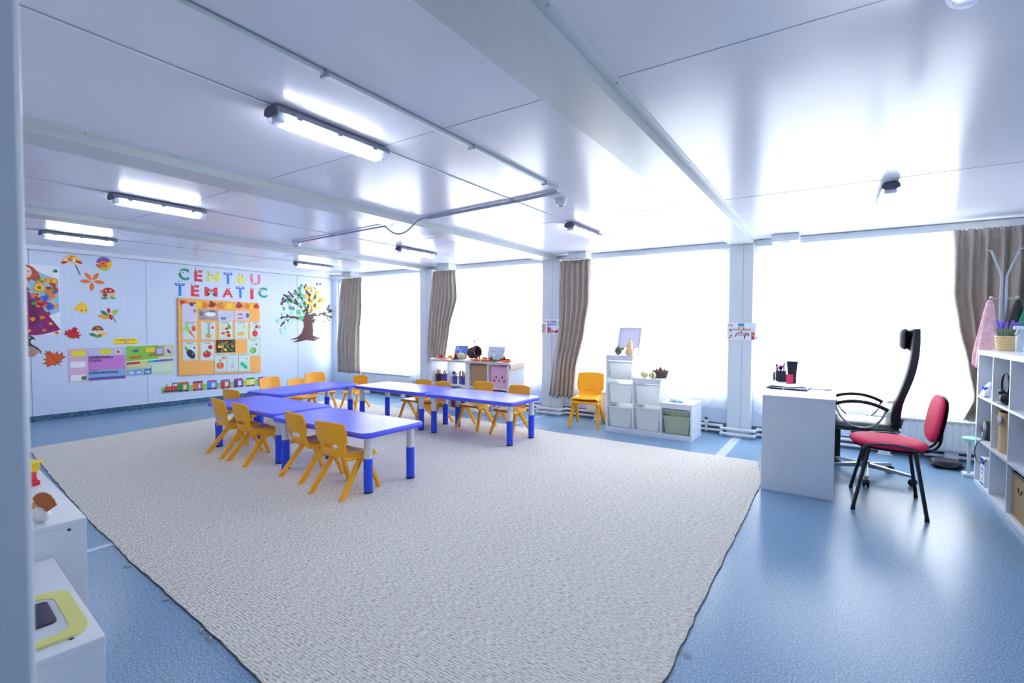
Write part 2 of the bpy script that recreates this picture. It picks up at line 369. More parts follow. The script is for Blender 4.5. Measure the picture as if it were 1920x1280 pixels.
# ---------------------------------------------------------------- rug
pts = [(-.475, .83), (-1.0, .86), (-1.656, .905), (-2.125, .943), (-2.5, .963), (-3.014, .992), (-3.4, 1.024), (-3.93, 1.064), (-6.67, 1.345), (-6.72, 1.95), (-6.90, 3.3), (-6.98, 5.16), (-5.9, 5.14), (-4.6, 5.14), (-3.0, 5.03), (-2.2, 5.018), (-1.1, 5.01), (-.585, 5.01), (-.478, 4.4), (-.474, 4.1), (-.479, 2.1)]
fine = []
for i in range(len(pts)):
    p, q = Vector(pts[i]), Vector(pts[(i+1) % len(pts)]); n = max(2, int((q-p).length/.06))
    for k in range(n):
        z = p.lerp(q, k/n); fine.append((z.x+random.uniform(-.005, .005), z.y+random.uniform(-.005, .005)))
rug = thing('woven_rug', 'large beige-grey woven rug spread under the blue tables', 'rug')
b = MB(); b.prism(fine, (0, 0, .001), (1, 0, 0), (0, 1, 0), .009, M_RUG); b.build('rug_weave', rug, smooth=False)
b = MB(); b.tube([(x, y, .004) for x, y in fine], .0024, K(84, 78, 74), n=5, closed=True); b.build('edge_stitching', rug)
for (x, y) in ((-3.01, .98), (-2.5, .955), (-2.13, .935), (-2.05, .93), (-.47, 1.9)):
    b = MB()
    for k in range(5):
        a = random.uniform(0, 2*PI); b.tube([(x, y, .006), (x+.02*math.cos(a), y-.012-.01*random.random(), .008), (x+.04*math.cos(a+.5), y-.02*random.random(), .003)], .0013, K(196, 196, 190), n=4)
    b.build('loose_thread', rug)

# ---------------------------------------------------------------- tables
HT = .470
def table():
    t = thing('activity_table', 'x', 'table', group='blue children\'s activity tables')
    b = MB()
    lv = [(1.208, .598, .43), (1.216, .606, .437), (1.22, .61, .447), (1.218, .608, .460), (1.208, .598, .468), (1.196, .586, HT), (1.186, .576, HT-.0012), (1.150, .540, HT-.0015), (1.05, .44, HT-.0015)]
    rings = [[(x, y, z) for x, y in rrect(a, c, .055-.0)] for a, c, z in lv]
    N = len(rings[0]); vs = [p for r in rings for p in r]
    fs = [(i*N+k, i*N+(k+1) % N, (i+1)*N+(k+1) % N, (i+1)*N+k) for i in range(len(rings)-1) for k in range(N)]+[tuple(range(N))[::-1], tuple((len(rings)-1)*N+k for k in range(N))]
    b.add(vs, fs, M_TABLE); b.build('tabletop', t, angle=50)
    for sx in (-1, 1):
        for sy in (-1, 1):
            x, y = sx*.53, sy*.215
            b = MB(); b.lathe([(.030, .25), (.030, .43)], M_LEGW, (x, y, 0), 20); b.lathe([(.040, .418), (.040, .43)], M_LEGW, (x, y, 0), 20)
            lg = b.build('leg', t)
            b = MB(); b.lathe([(.032, .022), (.0335, .03), (.0335, .262), (.0325, .266), (.030, .266)], M_SLEEVE, (x, y, 0), 20)
            b.box(x-.004, x+.004, y-.037, y-.03, .2, .245, M_SLEEVE); b.build('sleeve', lg)
            b = MB(); b.lathe([(.030, .0095), (.034, .012), (.034, .022)], M_BLACK, (x, y, 0), 20); b.build('foot_cap', lg)
    return t
T0 = table()
tabs = [((-3.397, 2.61), 0.0, 'blue table at the near right of the horseshoe, outer end free'), ((-4.675, 2.675), 0.01, 'blue table in the near row, its left end by the side table'),
        ((-5.545, 3.66), PI/2+.12, 'blue table set crosswise at the wall-decoration end of the horseshoe'),
        ((-4.615, 4.42), 0.0, 'blue table in the window-side row that meets the crosswise table'), ((-3.335, 4.40), 0.0, 'blue table in the window-side row with its outer end free')]
for i, ((x, y), rz, lb) in enumerate(tabs):
    if i == 0: T0.location = (x, y, 0.001); T0.rotation_euler = (0, 0, rz); T0['label'] = lb
    else: dup(T0, lb, (x, y, .001), rz)

# ---------------------------------------------------------------- children's chairs
def lerp(a, c, t): return a+(c-a)*t
def kid_chair():
    t = thing('child_chair', 'x', 'chair', group='yellow plastic children\'s chairs')
    def seat(u, v):     # v 0 back .. 1 front
        x = (u-.5)*2; e = abs(x); wv = lerp(.137, .162, v); y = lerp(-.135, .165, v)
        z = .300-.012*(1-e*e)*(1-abs(v-.5))-(.020*max(0, (v-.86)/.14)**2)
        if e > .87: z -= .045*((e-.87)/.13)*(1 if v < .9 else .7)
        return (x*wv*(1 if e <= .87 else 1.0+.03*(e-.87)/.13), y, z)
    b = MB(); b.grid(seat, 16, 12, M_YEL); b.build('seat', t, solid=.010, offs=-1, subsurf=1)
    prof = [(.275, .125), (.30, .135), (.325, .133), (.345, .130), (.36, .130), (.378, .132), (.39, .150), (.41, .158), (.46, .160), (.51, .157), (.535, .152), (.548, .142)]
    def back(u, v):
        k = v*(len(prof)-1); i = min(int(k), len(prof)-2); f = k-i
        z = lerp(prof[i][0], prof[i+1][0], f); wd = lerp(prof[i][1], prof[i+1][1], f); x = (u-.5)*2
        lean = -.128-(z-.29)*.20; y = lean-.030*(1-x*x)+.012
        if z < .31: y += .02*(1-(z-.275)/.035)
        if z > .52: z -= .012*x*x*(z-.52)/.028
        return (x*wd, y, z)
    b = MB(); b.grid(back, 12, 11, M_YEL, hole=lambda i, j: 3 <= j <= 4 and 3 <= i <= 8); b.build('backrest', t, solid=.013, subsurf=1)
    for sx in (-1, 1):
        b = MB(); b.hbar((sx*.128, .055, .288), (sx*.160, .172, .0), .030, .038, .026, .030, M_YEL); b.build('leg', t, bevel=.004)
        b = MB(); b.hbar((sx*.132, .030, .288), (sx*.160, -.200, .0), .030, .050, .026, .042, M_YEL); b.build('leg', t, bevel=.004)
    b = MB()
    for sx in (-1, 1): b.prism([(-.09, .285), (.13, .285), (.06, .225), (.01, .225)], (sx*.134-.006, 0, 0), (0, 1, 0), (0, 0, 1), .012, M_YEL)
    b.box(-.128, .128, .08, .092, .255, .285, M_YEL); b.build('under_seat_brace', t, bevel=.003)
    return t
CH0 = kid_chair()
R = math.radians
near = [(-3.065, 2.36, R(6), 1, 'yellow child chair at the near right table, closest to its free end'), (-3.60, 2.44, R(-5), 1, 'yellow child chair at the near right table, half behind the chair at its free end'),
        (-4.42, 2.43, R(-4), 1, 'yellow child chair beside the seam between the two near tables, seat showing under the edge'), (-4.85, 2.45, R(-5), 1, 'yellow child chair at the near row, furthest from the window side'),
        (-5.46, 2.86, R(4), 1, 'yellow child chair past the left end of the near row, only its back showing')]
cross = [(-6.12, 3.63, -PI/2+.12, 1, 'yellow child chair behind the crosswise table, in front of the paper train carriage'), (-6.12, 4.00, -PI/2+.10, .90, 'low yellow child chair in the middle behind the crosswise table'),
         (-6.22, 4.34, -PI/2-.12, 1, 'yellow child chair behind the crosswise table with its seat showing, below the wall tree')]
wind = [(-6.02, 4.78, PI+R(10), .87, 'yellow child chair by the corner of the crosswise and window-side tables'), (-4.63, 4.66, PI+R(3), .94, 'yellow child chair at the window side, left of a matching pair between two tables'),
        (-4.28, 4.64, PI-R(3), .94, 'yellow child chair at the window side, right of the pair near the table seam'), (-3.65, 4.69, PI, 1, 'yellow child chair at the window side in front of the pink box'),
        (-3.11, 4.655, PI-R(6), 1, 'yellow child chair at the window side near the free end of the row')]
first = True
ys = lambda p, s: .0105 if (-6.9 < p[0] < -.48 and p[1] < 5.0) else .001
for p in near+cross+wind:
    if first: CH0.location = (p[0], p[1], .0105); CH0.rotation_euler = (0, 0, p[2]); CH0['label'] = p[4]; first = False
    else: dup(CH0, p[4], (p[0], p[1], .0105), p[2], p[3])
st = (-2.60, 5.635)
dup(CH0, 'lower yellow child chair of the stacked pair by the white tub shelf', (st[0], st[1], .001), PI+R(11), 1.12, group='stacked pair of yellow chairs')
dup(CH0, 'upper yellow child chair of the stacked pair by the white tub shelf', (st[0]-.004, st[1]+.012, .047), PI+R(11), 1.12, group='stacked pair of yellow chairs')

# ---------------------------------------------------------------- curtains
def interp(tab, t):
    for (t0, x0), (t1, x1) in zip(tab, tab[1:]):
        if t <= t1: k = (t-t0)/(t1-t0); k = k*k*(3-2*k)*.5+k*.5; return x0+(x1-x0)*k
    return tab[-1][1]
def curtain(name, label, left, right, z0, z1, y, folds, amp, m, cat='curtain', group=None, seed=1, th=.002, nu=90, nv=30, ztilt=0):
    rd = random.Random(seed); ph = [rd.uniform(0, 6.28) for _ in range(6)]
    def fn(u, v):       # v 0 top
        a, c = interp(left, v), interp(right, v); gather = min(1, v/.07)
        uu = u+.018*math.sin(2*PI*u*2+ph[0]+v*2)*gather
        yy = amp*(.45+.55*gather)*math.sin(2*PI*folds*uu+ph[1]+.9*math.sin(v*3+ph[2]))
        yy += amp*.35*math.sin(2*PI*folds*1.9*uu+ph[3]+1.4*v)+amp*.25*math.sin(9*v+ph[4]+7*u)*gather
        if v < .07: yy += .010*math.sin(2*PI*folds*3.1*u+ph[5])*(1-v/.07)
        z = z1+(z0-z1)*v+(.012*abs(math.sin(2*PI*folds*1.5*u+ph[5])) if v < .01 else 0)+ztilt*v*(u-.5)+(.012*math.sin(2*PI*folds*u)*v)
        return (a+(c-a)*uu if 0 < u < 1 else a+(c-a)*u, y+yy, z)
    b = MB(); b.grid(fn, nu, nv, m)
    return tag(b.build(name, solid=th, angle=180), label, cat, group)
G = 'taupe curtains'
curtain('curtain', 'taupe curtain in the corner beside the decorated wall, hanging nearly to the floor', [(0, -7.93), (.35, -8.03), (.7, -8.12), (1, -8.12)], [(0, -7.38), (.3, -7.40), (.55, -7.47), (1, -7.49)], .345, 2.14, 6.04, 6, .028, M_CURT, group=G, seed=3)
curtain('curtain', 'taupe curtain hanging down behind the shelf with the autumn display', [(0, -5.57), (.5, -5.64), (1, -5.69)], [(0, -5.10), (.3, -5.07), (.6, -5.20), (1, -5.31)], .64, 2.14, 6.02, 7, .026, M_CURT, group=G, seed=5)
curtain('curtain', 'taupe curtain beside the pillar, behind the stacked pair of yellow chairs', [(0, -3.21), (.4, -3.22), (.8, -3.31), (1, -3.345)], [(0, -2.75), (.3, -2.745), (.5, -2.80), (.8, -2.94), (1, -2.97)], .265, 2.145, 6.01, 6, .030, M_CURT, group=G, seed=8)
curtain('curtain', 'wide taupe curtain behind the coat stand, gathered away from the window', [(0, .875), (.33, .885), (.5, .93), (.7, 1.0), (.88, 1.05), (1, .985)], [(0, 1.38), (.5, 1.38), (.8, 1.30), (1, 1.30)], .41, 2.145, 6.01, 5, .042, M_CURT, group=G, seed=11)
G = 'white voile curtains'
for i, (a, c, lb, sd) in enumerate([(-7.62, -5.955, 'white voile curtain between the corner curtain and the first pillar', 1), (-5.59, -3.50, 'white voile curtain behind the autumn display shelf', 2),
                                    (-3.19, -1.045, 'white voile curtain behind the stepped white tub shelf', 3), (-.77, 1.385, 'white voile curtain behind the desk and high-backed chair', 4)]):
    curtain('voile_curtain', lb, [(0, a), (1, a)], [(0, c), (1, c)], .30 if i != 3 else .285, 2.155, 6.115, 14, .010, M_SHEER, group=G, seed=sd, th=0, nu=150, nv=8)

# ---------------------------------------------------------------- ceiling fittings
def lamp():
    t = thing('ceiling_batten_light', 'x', 'ceiling light', group='fluorescent ceiling lights')
    L = .66; h = L/2
    def ringbox(prof, m, y0, y1, name, par):
        b = MB(); b.prism(prof, (0, y1, 0), (1, 0, 0), (0, 0, 1), y1-y0, m); return b.build(name, par, bevel=.004)
    ringbox([(-.050, -.028), (-.042, -.002), (.042, -.002), (.050, -.028), (.050, -.034), (-.050, -.034)], M_GREYP, -h, h, 'housing', t)
    cov = [(.047*math.cos(a), -.034-.048*math.sin(a)) for a in [PI*i/10 for i in range(11)]]
    b = MB(); b.grid(lambda u, v: (.047*math.cos(PI*u), lerp(-h+.01, h-.01, v), -.034-.048*math.sin(PI*u)), 14, 6, M_LENS)
    for y, d in ((-h+.01, -1), (h-.01, 1)):
        b.add([(0, y, -.034)]+[(.047*math.cos(PI*i/14), y, -.034-.048*math.sin(PI*i/14)) for i in range(15)], [(0, i, i+1) if d < 0 else (0, i+1, i) for i in range(1, 15)], M_LENS)
    b.build('diffuser', t)
    b = MB()
    for x in (-.017, .017): b.tube([(x, -h+.05, -.054), (x, h-.05, -.054)], .013, M_TUBE, 12)
    b.build('tube', t)
    for y in (-h+.035, h-.035): b = MB(); b.box(-.034, .034, y-.014, y+.014, -.072, -.036, M_TRIM); b.build('lamp_holder', t, bevel=.002)
    for sx in (-1, 1):
        for y in (-.22, .0, .22):
            b = MB(); b.box(sx*.050-.003, sx*.050+.003, y-.014, y+.014, -.044, -.022, M_GREYP); b.build('clip', t, bevel=.001)
    b = MB(); b.prism([(-.053, -.036), (-.046, -.012), (-.02, -.004), (.02, -.004), (.046, -.012), (.053, -.036), (.03, -.050), (0, -.052), (-.03, -.050)], (0, -h+.004, 0), (1, 0, 0), (0, 0, 1), .007, K(92, 92, 112)); b.build('end_cap', t)
    return t
LM = lamp()
lamps = [(-2.135, 1.575, 'largest lit ceiling light, hanging above the near part of the rug'), (-4.575, 1.735, 'second lit ceiling light towards the decorated wall, in the near row'),
         (-7.03, 1.88, 'small lit ceiling light close above the leaf stickers'), (-7.03, 4.80, 'lit ceiling light near the corner above the wall tree'),
         (-4.56, 4.62, 'lit ceiling light in the window-side row over the blue tables'), (-2.13, 4.50, 'ceiling light in the window-side row in front of the smoke detector'),
         (.285, 4.50, 'ceiling light above the desk and red chair'), (.285, 1.56, 'ceiling light at the top edge, nearest on the desk side')]
for i, (x, y, lb) in enumerate(lamps):
    if i == 0: LM.location = (x, y, HC-.004); LM['label'] = lb
    else: dup(LM, lb, (x, y, HC-.004))
# trunking along the ceiling
t = thing('cable_trunking', 'slim white cable trunking running along the ceiling to the smoke detector', 'cable trunking')
b = MB(); b.box(-1.695, -1.668, .12, 2.92, HC-.020, HC-.0005, M_STEEL); b.box(-1.668, -1.664, .12, 2.92, HC-.006, HC-.0005, M_SEAM); b.build('channel', t, bevel=.002)
for y in (1.20, 2.12, 2.92):
    b = MB(); b.box(-1.702, -1.661, y-.006, y+.006, HC-.028, HC-.0005, M_ALU); b.build('clip', t, bevel=.001)
def detector(x, y, lb):
    t = thing('smoke_detector', lb, 'smoke detector', (x, y, HC), group='smoke detectors')
    b = MB(); b.lathe([(.050, -.012), (.052, -.0005)], M_TRIM, n=28); b.build('mount', t)
    b = MB(); b.lathe([(.020, -.056), (.034, -.052), (.046, -.036), (.048, -.020), (.044, -.012)], M_TRIM, n=28); b.build('head', t)
    b = MB(); b.lathe([(.016, -.059), (.019, -.056)], K(90, 96, 110), n=20); b.build('sensor', t)
detector(-1.80, 3.38, 'smoke detector below the bend of the ceiling conduit')
detector(-5.36, 3.43, 'small smoke detector at the far end of the ceiling conduit')
t = thing('cable_conduit', 'grey cable conduit crossing the ceiling and looping slack under the beam', 'conduit')
b = MB(); z = HC-.014
b.tube([(-1.68, 2.92, z), (-1.66, 3.06, z), (-1.70, 3.15, z), (-2.1, 3.20, z), (-3.10, 3.27, z), (-3.20, 3.28, z)], .009, K(176, 180, 198), 8); b.build('conduit_run', t)
b = MB(); b.tube([(-1.70, 3.18, z), (-2.1, 3.235, z), (-3.12, 3.31, z)], .006, K(176, 180, 198), 8); b.build('conduit_run', t)
b = MB(); b.tube(bez((-3.18, 3.28, z), (-3.30, 3.28, z), (-3.32, 3.27, z-.15), (-3.50, 3.26, z-.17), (-3.62, 3.30, z-.05), (-3.72, 3.32, z), n=20), .008, K(168, 172, 188), 8); b.build('slack_loop', t)
b = MB(); b.tube([(-3.70, 3.32, z), (-4.6, 3.37, z), (-5.34, 3.42, z)], .009, K(168, 172, 196), 8); b.build('conduit_run', t)
for i, x in enumerate((-7.62, -5.24, -2.88, -.47)):
    lb = ['small white ceiling junction box above the corner curtain', 'small white ceiling junction box above the curtain behind the autumn display', 'small white ceiling junction box above the curtain beside the middle pillar', 'small white ceiling junction box above the voile beside the desk pillar'][i]
    t = thing('junction_box', lb, 'junction box', (x, 5.96, HC), group='ceiling junction boxes')
    b = MB(); b.box(-.13, .13, -.09, .09, -.082, -.0005, M_STEEL); b.build('box_body', t, bevel=.006)
    b = MB(); b.box(-.045, .035, -.07, -.03, -.0835, -.0822, M_INK if i == 3 else M_SEAM); b.build('vent_slot', t, smooth=False)

# ---------------------------------------------------------------- radiators, pipes
def radiator(x0, x1, lb, z0=.095, z1=.375):
    t = thing('radiator', lb, 'radiator', ((x0+x1)/2, 6.04, 0), group='panel radiators'); h = (x1-x0)/2
    b = MB(); b.box(-h, h, .01, .05, z0, z1, M_RAD); b.build('back_panel', t, bevel=.006)
    n = int((x1-x0)/.05)
    def f(u, v):
        k = u*n; q = k-int(k); return (-h+2*h*u, -.008-.008*(1 if .22 < q < .78 else 0)*(1 if .04 < v < .96 else 0), lerp(z0, z1, v))
    b = MB(); b.grid(f, n*8, 12, M_RAD); b.build('ribbed_front', t, solid=.003)
    b = MB(); b.box(-h-.002, h+.002, -.02, .052, z1, z1+.012, M_RAD)
    for k in range(int(h*2/.055)): x = -h+.03+k*.055; b.box(x, x+.035, -.0205, -.0195, z1-.02, z1-.014, M_SEAM)
    b.build('top_grille', t, bevel=.001, smooth=False)
    for sx in (-1, 1):
        b = MB(); x = sx*(h-.16); b.box(x-.05, x+.05, .0, .02, .005, z0, M_PIPE); b.box(x-.065, x+.065, -.03, .03, .0005, .006, M_PIPE); b.build('bracket_foot', t, bevel=.002)
    b = MB(); x = h+.03; b.tube([(h, .02, z0+.03), (x, .02, z0+.03), (x, .0, .07)], .011, M_PIPE, 8); b.ball((x, .0, z0+.045), .018, .018, .018, M_ALU); b.build('valve', t)
radiator(.26, 1.08, 'white panel radiator behind the red chair')
radiator(-2.80, -1.52, 'white panel radiator mostly hidden behind the stepped tub shelf')
radiator(-7.40, -6.15, 'white panel radiator below the voile near the room corner')
def pipe(z, d, lb):
    b = MB(); y0, y1 = 6.118-d, 5.975-d; pts = [(XL+.03, y0, z)]
    for a, c in PILLARS[::-1]: pts += [(a-.07, y0, z), (a-.045, y1, z), (c+.045, y1, z), (c+.07, y0, z)]
    pts.append((XR-.01, y0, z)); b.tube(pts, .0155, M_PIPE, 10)
    for p in pts[1:-1]: b.ball(p, .022, .022, .022, M_PIPE, 10, 6)
    for x in (-6.9, -4.6, -3.35, -2.2, -.9, .2, .75): b.lathe([(.021, -.008), (.021, .008)], M_PIPE, (x, 0, 0), 4) if 0 else None
    one('heating_pipe', b, lb, 'pipe', 'white heating pipes along the window wall')
pipe(.095, 0, 'upper of the two white heating pipes running around the pillars')
pipe(.040, .012, 'lower of the two white heating pipes running around the pillars')
t = thing('pipe_valve', 'white pipe riser and valve beside the low end of the tub shelf', 'valve', (-1.27, 6.10, 0))
b = MB(); b.tube([(0, 0, .02), (0, 0, .17)], .013, M_PIPE, 8); b.ball((0, 0, .125), .022, .022, .024, M_PIPE); b.build('riser', t)
b = MB(); b.tube([(-.03, 0, .185), (.03, -.01, .185)], .012, M_ALU, 8); b.ball((.0, 0, .17), .018, .018, .018, M_BLACK); b.build('valve_handle', t)

# ---------------------------------------------------------------- left wall decorations
X0 = XL
def wp(u, v): p = meas(u, v, 0, X0); return (p.y, p.z)
AY, AZ = (0, 1, 0), (0, 0, 1)
class Flat:      # a paper cut-out on the decorated wall: layered thin outlines; a child of its paper
    def __init__(s, y, z, base=.0016): s.b = MB(); s.y = y; s.z = z; s.k = 0; s.base = base
    def shape(s, poly, m, lift=None, th=.0009):
        s.k += 1; d = s.base+(lift if lift is not None else s.k*.00045)
        s.b.prism(poly, (X0+d-th, s.y, s.z), AY, AZ, th, m)
def off(poly, dx, dy, sc=1, rot=0):
    c, n = math.cos(rot), math.sin(rot); return [(dx+sc*(x*c-y*n), dy+sc*(x*n+y*c)) for x, y in poly]
MAPLE = [(0, -1.25), (.06, -.75), (.45, -.85), (.4, -.62), (1.0, -.55), (.82, -.3), (1.05, .05), (.62, .0), (.72, .45), (.42, .28), (.3, .55), (.28, .9), (.1, .75), (0, 1.1), (-.1, .75), (-.28, .9), (-.3, .55), (-.42, .28), (-.72, .45), (-.62, .0), (-1.05, .05), (-.82, -.3), (-1.0, -.55), (-.4, -.62), (-.45, -.85), (-.06, -.75)]
LEAF = [(0, -1), (.32, -.5), (.42, .1), (.25, .65), (0, 1), (-.25, .65), (-.42, .1), (-.32, -.5)]
HALF = [(math.cos(PI*i/10), math.sin(PI*i/10)) for i in range(11)]
def star(n, r0, r1): return [((r0 if i % 2 == 0 else r1)*math.cos(PI*i/n), (r0 if i % 2 == 0 else r1)*math.sin(PI*i/n)) for i in range(2*n)]
O1, O2, RD, YL, GR, BR = K(240, 120, 30), K(226, 88, 24), K(200, 28, 30), K(250, 206, 40), K(92, 176, 70), K(96, 52, 40)
DG, CR, PK, PU, WH, BL = K(46, 138, 96), K(246, 226, 196), K(240, 150, 160), K(120, 86, 170), K(240, 242, 248), K(40, 110, 214)

def sticker(u, v, parts, lb, name, cat, grp='autumn stickers on the wall', rot=0, sc=1.0):
    y, z = wp(u, v); f = Flat(y, z)
    for poly, dx, dy, s_, r_, m in parts: f.shape(off(off(poly, dx, dy, s_, r_), 0, 0, sc, rot), m)
    return tag(f.b.build(name, smooth=False), lb, cat, grp)
C12 = circ(1, 12)
sticker(173, 527, [(off(LEAF, 0, 0, 1, 0), .0+.075*math.cos(a), .075*math.sin(a), .062, a-PI/2, O1) for a in (R(60), R(125), R(185), R(355), R(265))], 'orange five-leaflet leaf sticker on the panelled wall', 'leaf_sticker', 'sticker')
f_ = lambda *a: a
sticker(99, 671, [(MAPLE, 0, 0, .115, R(35), BR), (MAPLE, 0, 0, .105, R(35), O2), ([(-.004, -.1), (.004, -.1), (.003, .08), (-.003, .08)], 0, 0, 1, R(35), BR)], 'large dark orange maple leaf sticker below the poster', 'leaf_sticker', 'sticker')
sticker(137, 624, [(MAPLE, 0, 0, .088, R(-20), K(150, 20, 30)), (MAPLE, 0, 0, .080, R(-20), RD)], 'red maple leaf sticker to the right of the poster', 'leaf_sticker', 'sticker')
sticker(152, 577, [(MAPLE, 0, 0, .082, R(105), YL), (C12, .005, -.035, .010, 0, RD), (C12, .05, -.03, .010, 0, RD), (C12, -.05, -.04, .006, 0, O2)], 'yellow maple leaf sticker with a small smiling face', 'leaf_sticker', 'sticker')
sticker(135, 493, [([(-.01, -.12), (.002, -.12), (.012, .02), (0, .02)], .035, -.04, 1, R(25), BR), (HALF, 0, 0, .10, 0, YL), (HALF, -.02, .012, .065, .1, CR), (C12, -.02, .045, .03, 0, O1), (LEAF, .07, .02, .045, 1.2, RD), (LEAF, -.08, .0, .04, -1.2, RD), (LEAF, .0, .09, .03, 1.5, O1), (C12, -.01, .03, .008, 0, K(70, 170, 190)), (C12, -.04, .03, .008, 0, K(70, 170, 190))], 'umbrella-shaped sticker made of yellow leaves at the top of the wall', 'umbrella_sticker', 'sticker')
sticker(195, 497, [(HALF, 0, .025, .085, 0, PU), (C12, .0, 0, .06, 0, O1), (LEAF, .06, .01, .07, -.4, YL), (LEAF, -.06, -.02, .045, .9, O2), (C12, .03, .0, .03, 0, K(255, 170, 60)), (LEAF, 0, -.055, .06, 1.5, K(170, 214, 70)), (C12, -.01, .02, .008, 0, M_INK), (LEAF, .015, -.005, .02, 0, RD)], 'sticker of an orange animal under a purple umbrella', 'animal_sticker', 'sticker')
sticker(202, 551, [(C12, 0, -.02, .060, 0, K(216, 206, 190)), (HALF, .01, .015, .075, .12, RD), (C12, .03, .05, .012, 0, WH), (C12, -.02, .045, .009, 0, WH), (LEAF, -.06, .02, .04, .7, O1), (C12, -.03, -.015, .025, 0, K(150, 60, 40)), (LEAF, .055, -.05, .04, 1.3, GR), (LEAF, -.04, -.06, .04, 1.7, DG), (LEAF, .06, .0, .03, 0, YL)], 'red-capped mushroom sticker with leaves round its stalk', 'mushroom_sticker', 'sticker')
sticker(204, 590, [(LEAF, -.05, .02, .06, .8, DG), (LEAF, .06, .03, .075, -.8, K(170, 200, 80)), (LEAF, -.055, -.03, .075, 1.35, K(244, 170, 40)), (LEAF, .0, .055, .045, .1, RD), (C12, .02, .0, .03, 0, CR), (LEAF, .02, -.03, .05, .3, K(170, 80, 60)), ([(0, -.11), (.008, -.11), (.0, 0), (-.006, 0)], .04, .0, 1, .3, BR)], 'sticker of a bouquet of green, red and yellow autumn leaves', 'leaf_sticker', 'sticker')
sticker(183, 622, [(C12, 0, .0, .045, 0, CR), (HALF, 0, .02, .065, 0, K(140, 66, 44)), (LEAF, .01, .05, .03, 1.4, K(220, 140, 60)), (C12, -.012, .005, .005, 0, M_INK), (C12, .016, .005, .005, 0, M_INK), (LEAF, -.05, -.04, .05, 1.3, DG), (LEAF, .06, -.03, .05, -1.1, YL), (C12, .02, -.05, .022, 0, K(180, 30, 60)), (LEAF, .0, -.06, .05, 1.6, GR)], 'brown-capped mushroom sticker with berries, lowest on the wall', 'mushroom_sticker', 'sticker')
# poster of a red-haired woman
y0, z0 = 1.645, 1.108; f = Flat(y0, z0, .0012)
b = MB(); b.prism([(0, 0), (.395, .0), (.40, .89), (0, .89)], (X0+.0003, y0, z0), AY, AZ, .0012, M_PAPER)
pst = one('autumn_poster', b, 'tall poster of a red-haired woman in a magenta dress holding autumn leaves', 'poster', smooth=False)
f.shape([(.0, .25), (.0, .86), (.20, .80), (.30, .75), (.385, .72), (.39, .3), (.32, .26)], K(150, 200, 224)); f.shape([(.25, .66), (.37, .64), (.37, .72), (.27, .74)], K(244, 176, 60))
f.shape([(0, .0), (0, .56), (.09, .56), (.20, .40), (.30, .22), (.395, .07), (.36, .05), (.24, .01), (.16, -.005)], K(140, 24, 100)); f.shape([(.02, .02), (.03, .5), (.08, .5), (.07, .2), (.09, .03)], K(196, 30, 140)); f.shape([(.12, .1), (.1, .45), (.14, .42), (.2, .2)], K(104, 18, 80))
f.shape([(0, .88), (.08, .885), (.14, .86), (.19, .80), (.22, .72), (.17, .68), (.12, .70), (.09, .62), (0, .60)], K(190, 84, 50)); f.shape(circ(1, 16, 0, 0), K(190, 84, 50)) if 0 else None
f.shape(off(circ(.05, 16, ry=.068), .085, .785), K(240, 206, 190)); f.shape([(.02, .55), (.10, .55), (.10, .68), (.05, .72), (.02, .70)], K(236, 200, 184)); f.shape([(.0, .62), (.09, .60), (.12, .56), (.0, .54)], K(120, 24, 80))
f.shape([(.09, .79), (.112, .79), (.112, .798), (.09, .798)], M_INK); f.shape([(.055, .79), (.073, .79), (.073, .798), (.055, .798)], M_INK); f.shape([(.075, .745), (.10, .745), (.088, .755)], RD)
rd = random.Random(4); cols = [K(200, 40, 44), K(240, 130, 40), K(250, 200, 60), K(90, 160, 70), K(170, 30, 40), K(246, 150, 50), K(60, 90, 200)]
for i in range(44): f.shape(off(MAPLE if i % 2 else LEAF, rd.uniform(.14, .37), rd.uniform(.34, .72), rd.uniform(.022, .045), rd.uniform(0, 6)), cols[i % 7], lift=.004+i*.00008)
f.shape(off(star(12, .062, .042), .20, .60), YL, lift=.0082); f.shape(off(circ(.022, 12), .20, .60), K(180, 100, 40), lift=.0088)
for i, (a, c) in enumerate([(.06, .28), (.13, .2), (.22, .22), (.28, .27), (.18, .43), (.27, .36), (.2, .12), (.3, .14), (.1, .05), (.24, .06)]):
    f.shape(off(MAPLE, a, c, .030 if i < 4 else .022, i*1.3), cols[(i*3+2) % 7], lift=.004+i*.0001)
f.b.build('poster_picture', pst, smooth=False)
for (u, v, c, lb) in ((104, 508, K(20, 120, 90), 'green push pin at the top corner of the poster'), (106.5, 623.5, K(250, 120, 30), 'orange push pin at the bottom corner of the poster')):
    y, z = wp(u, v); b = MB(); b.T = Matrix.Translation((X0, y, z)) @ Matrix.Rotation(PI/2, 4, 'Y'); b.lathe([(.003, .0005), (.016, .004), (.020, .012), (.012, .016)], c, n=14); one('push_pin', b, lb, 'push pin', 'push pins on the wall')
# duck cut-out
y, z = wp(56, 650); f = Flat(y, z)
f.shape([(-.14, .02), (.02, .02), (.085, -.03), (.075, -.08), (.03, -.13), (-.14, -.12)], K(176, 148, 128))
f.shape([(-.06, .13), (-.01, .15), (.035, .125), (.055, .085), (.02, .095), (.0, .06), (.02, .03), (.07, -.01), (.105, -.06), (.095, -.10), (.085, -.05), (.03, .0), (-.05, .02), (-.075, .07)], K(70, 52, 50))
f.shape(circ(.008, 8, .0, .115), WH)
tag(f.b.build('bird_cutout', smooth=False), 'brown paper bird cut-out below the poster', 'cut-out')
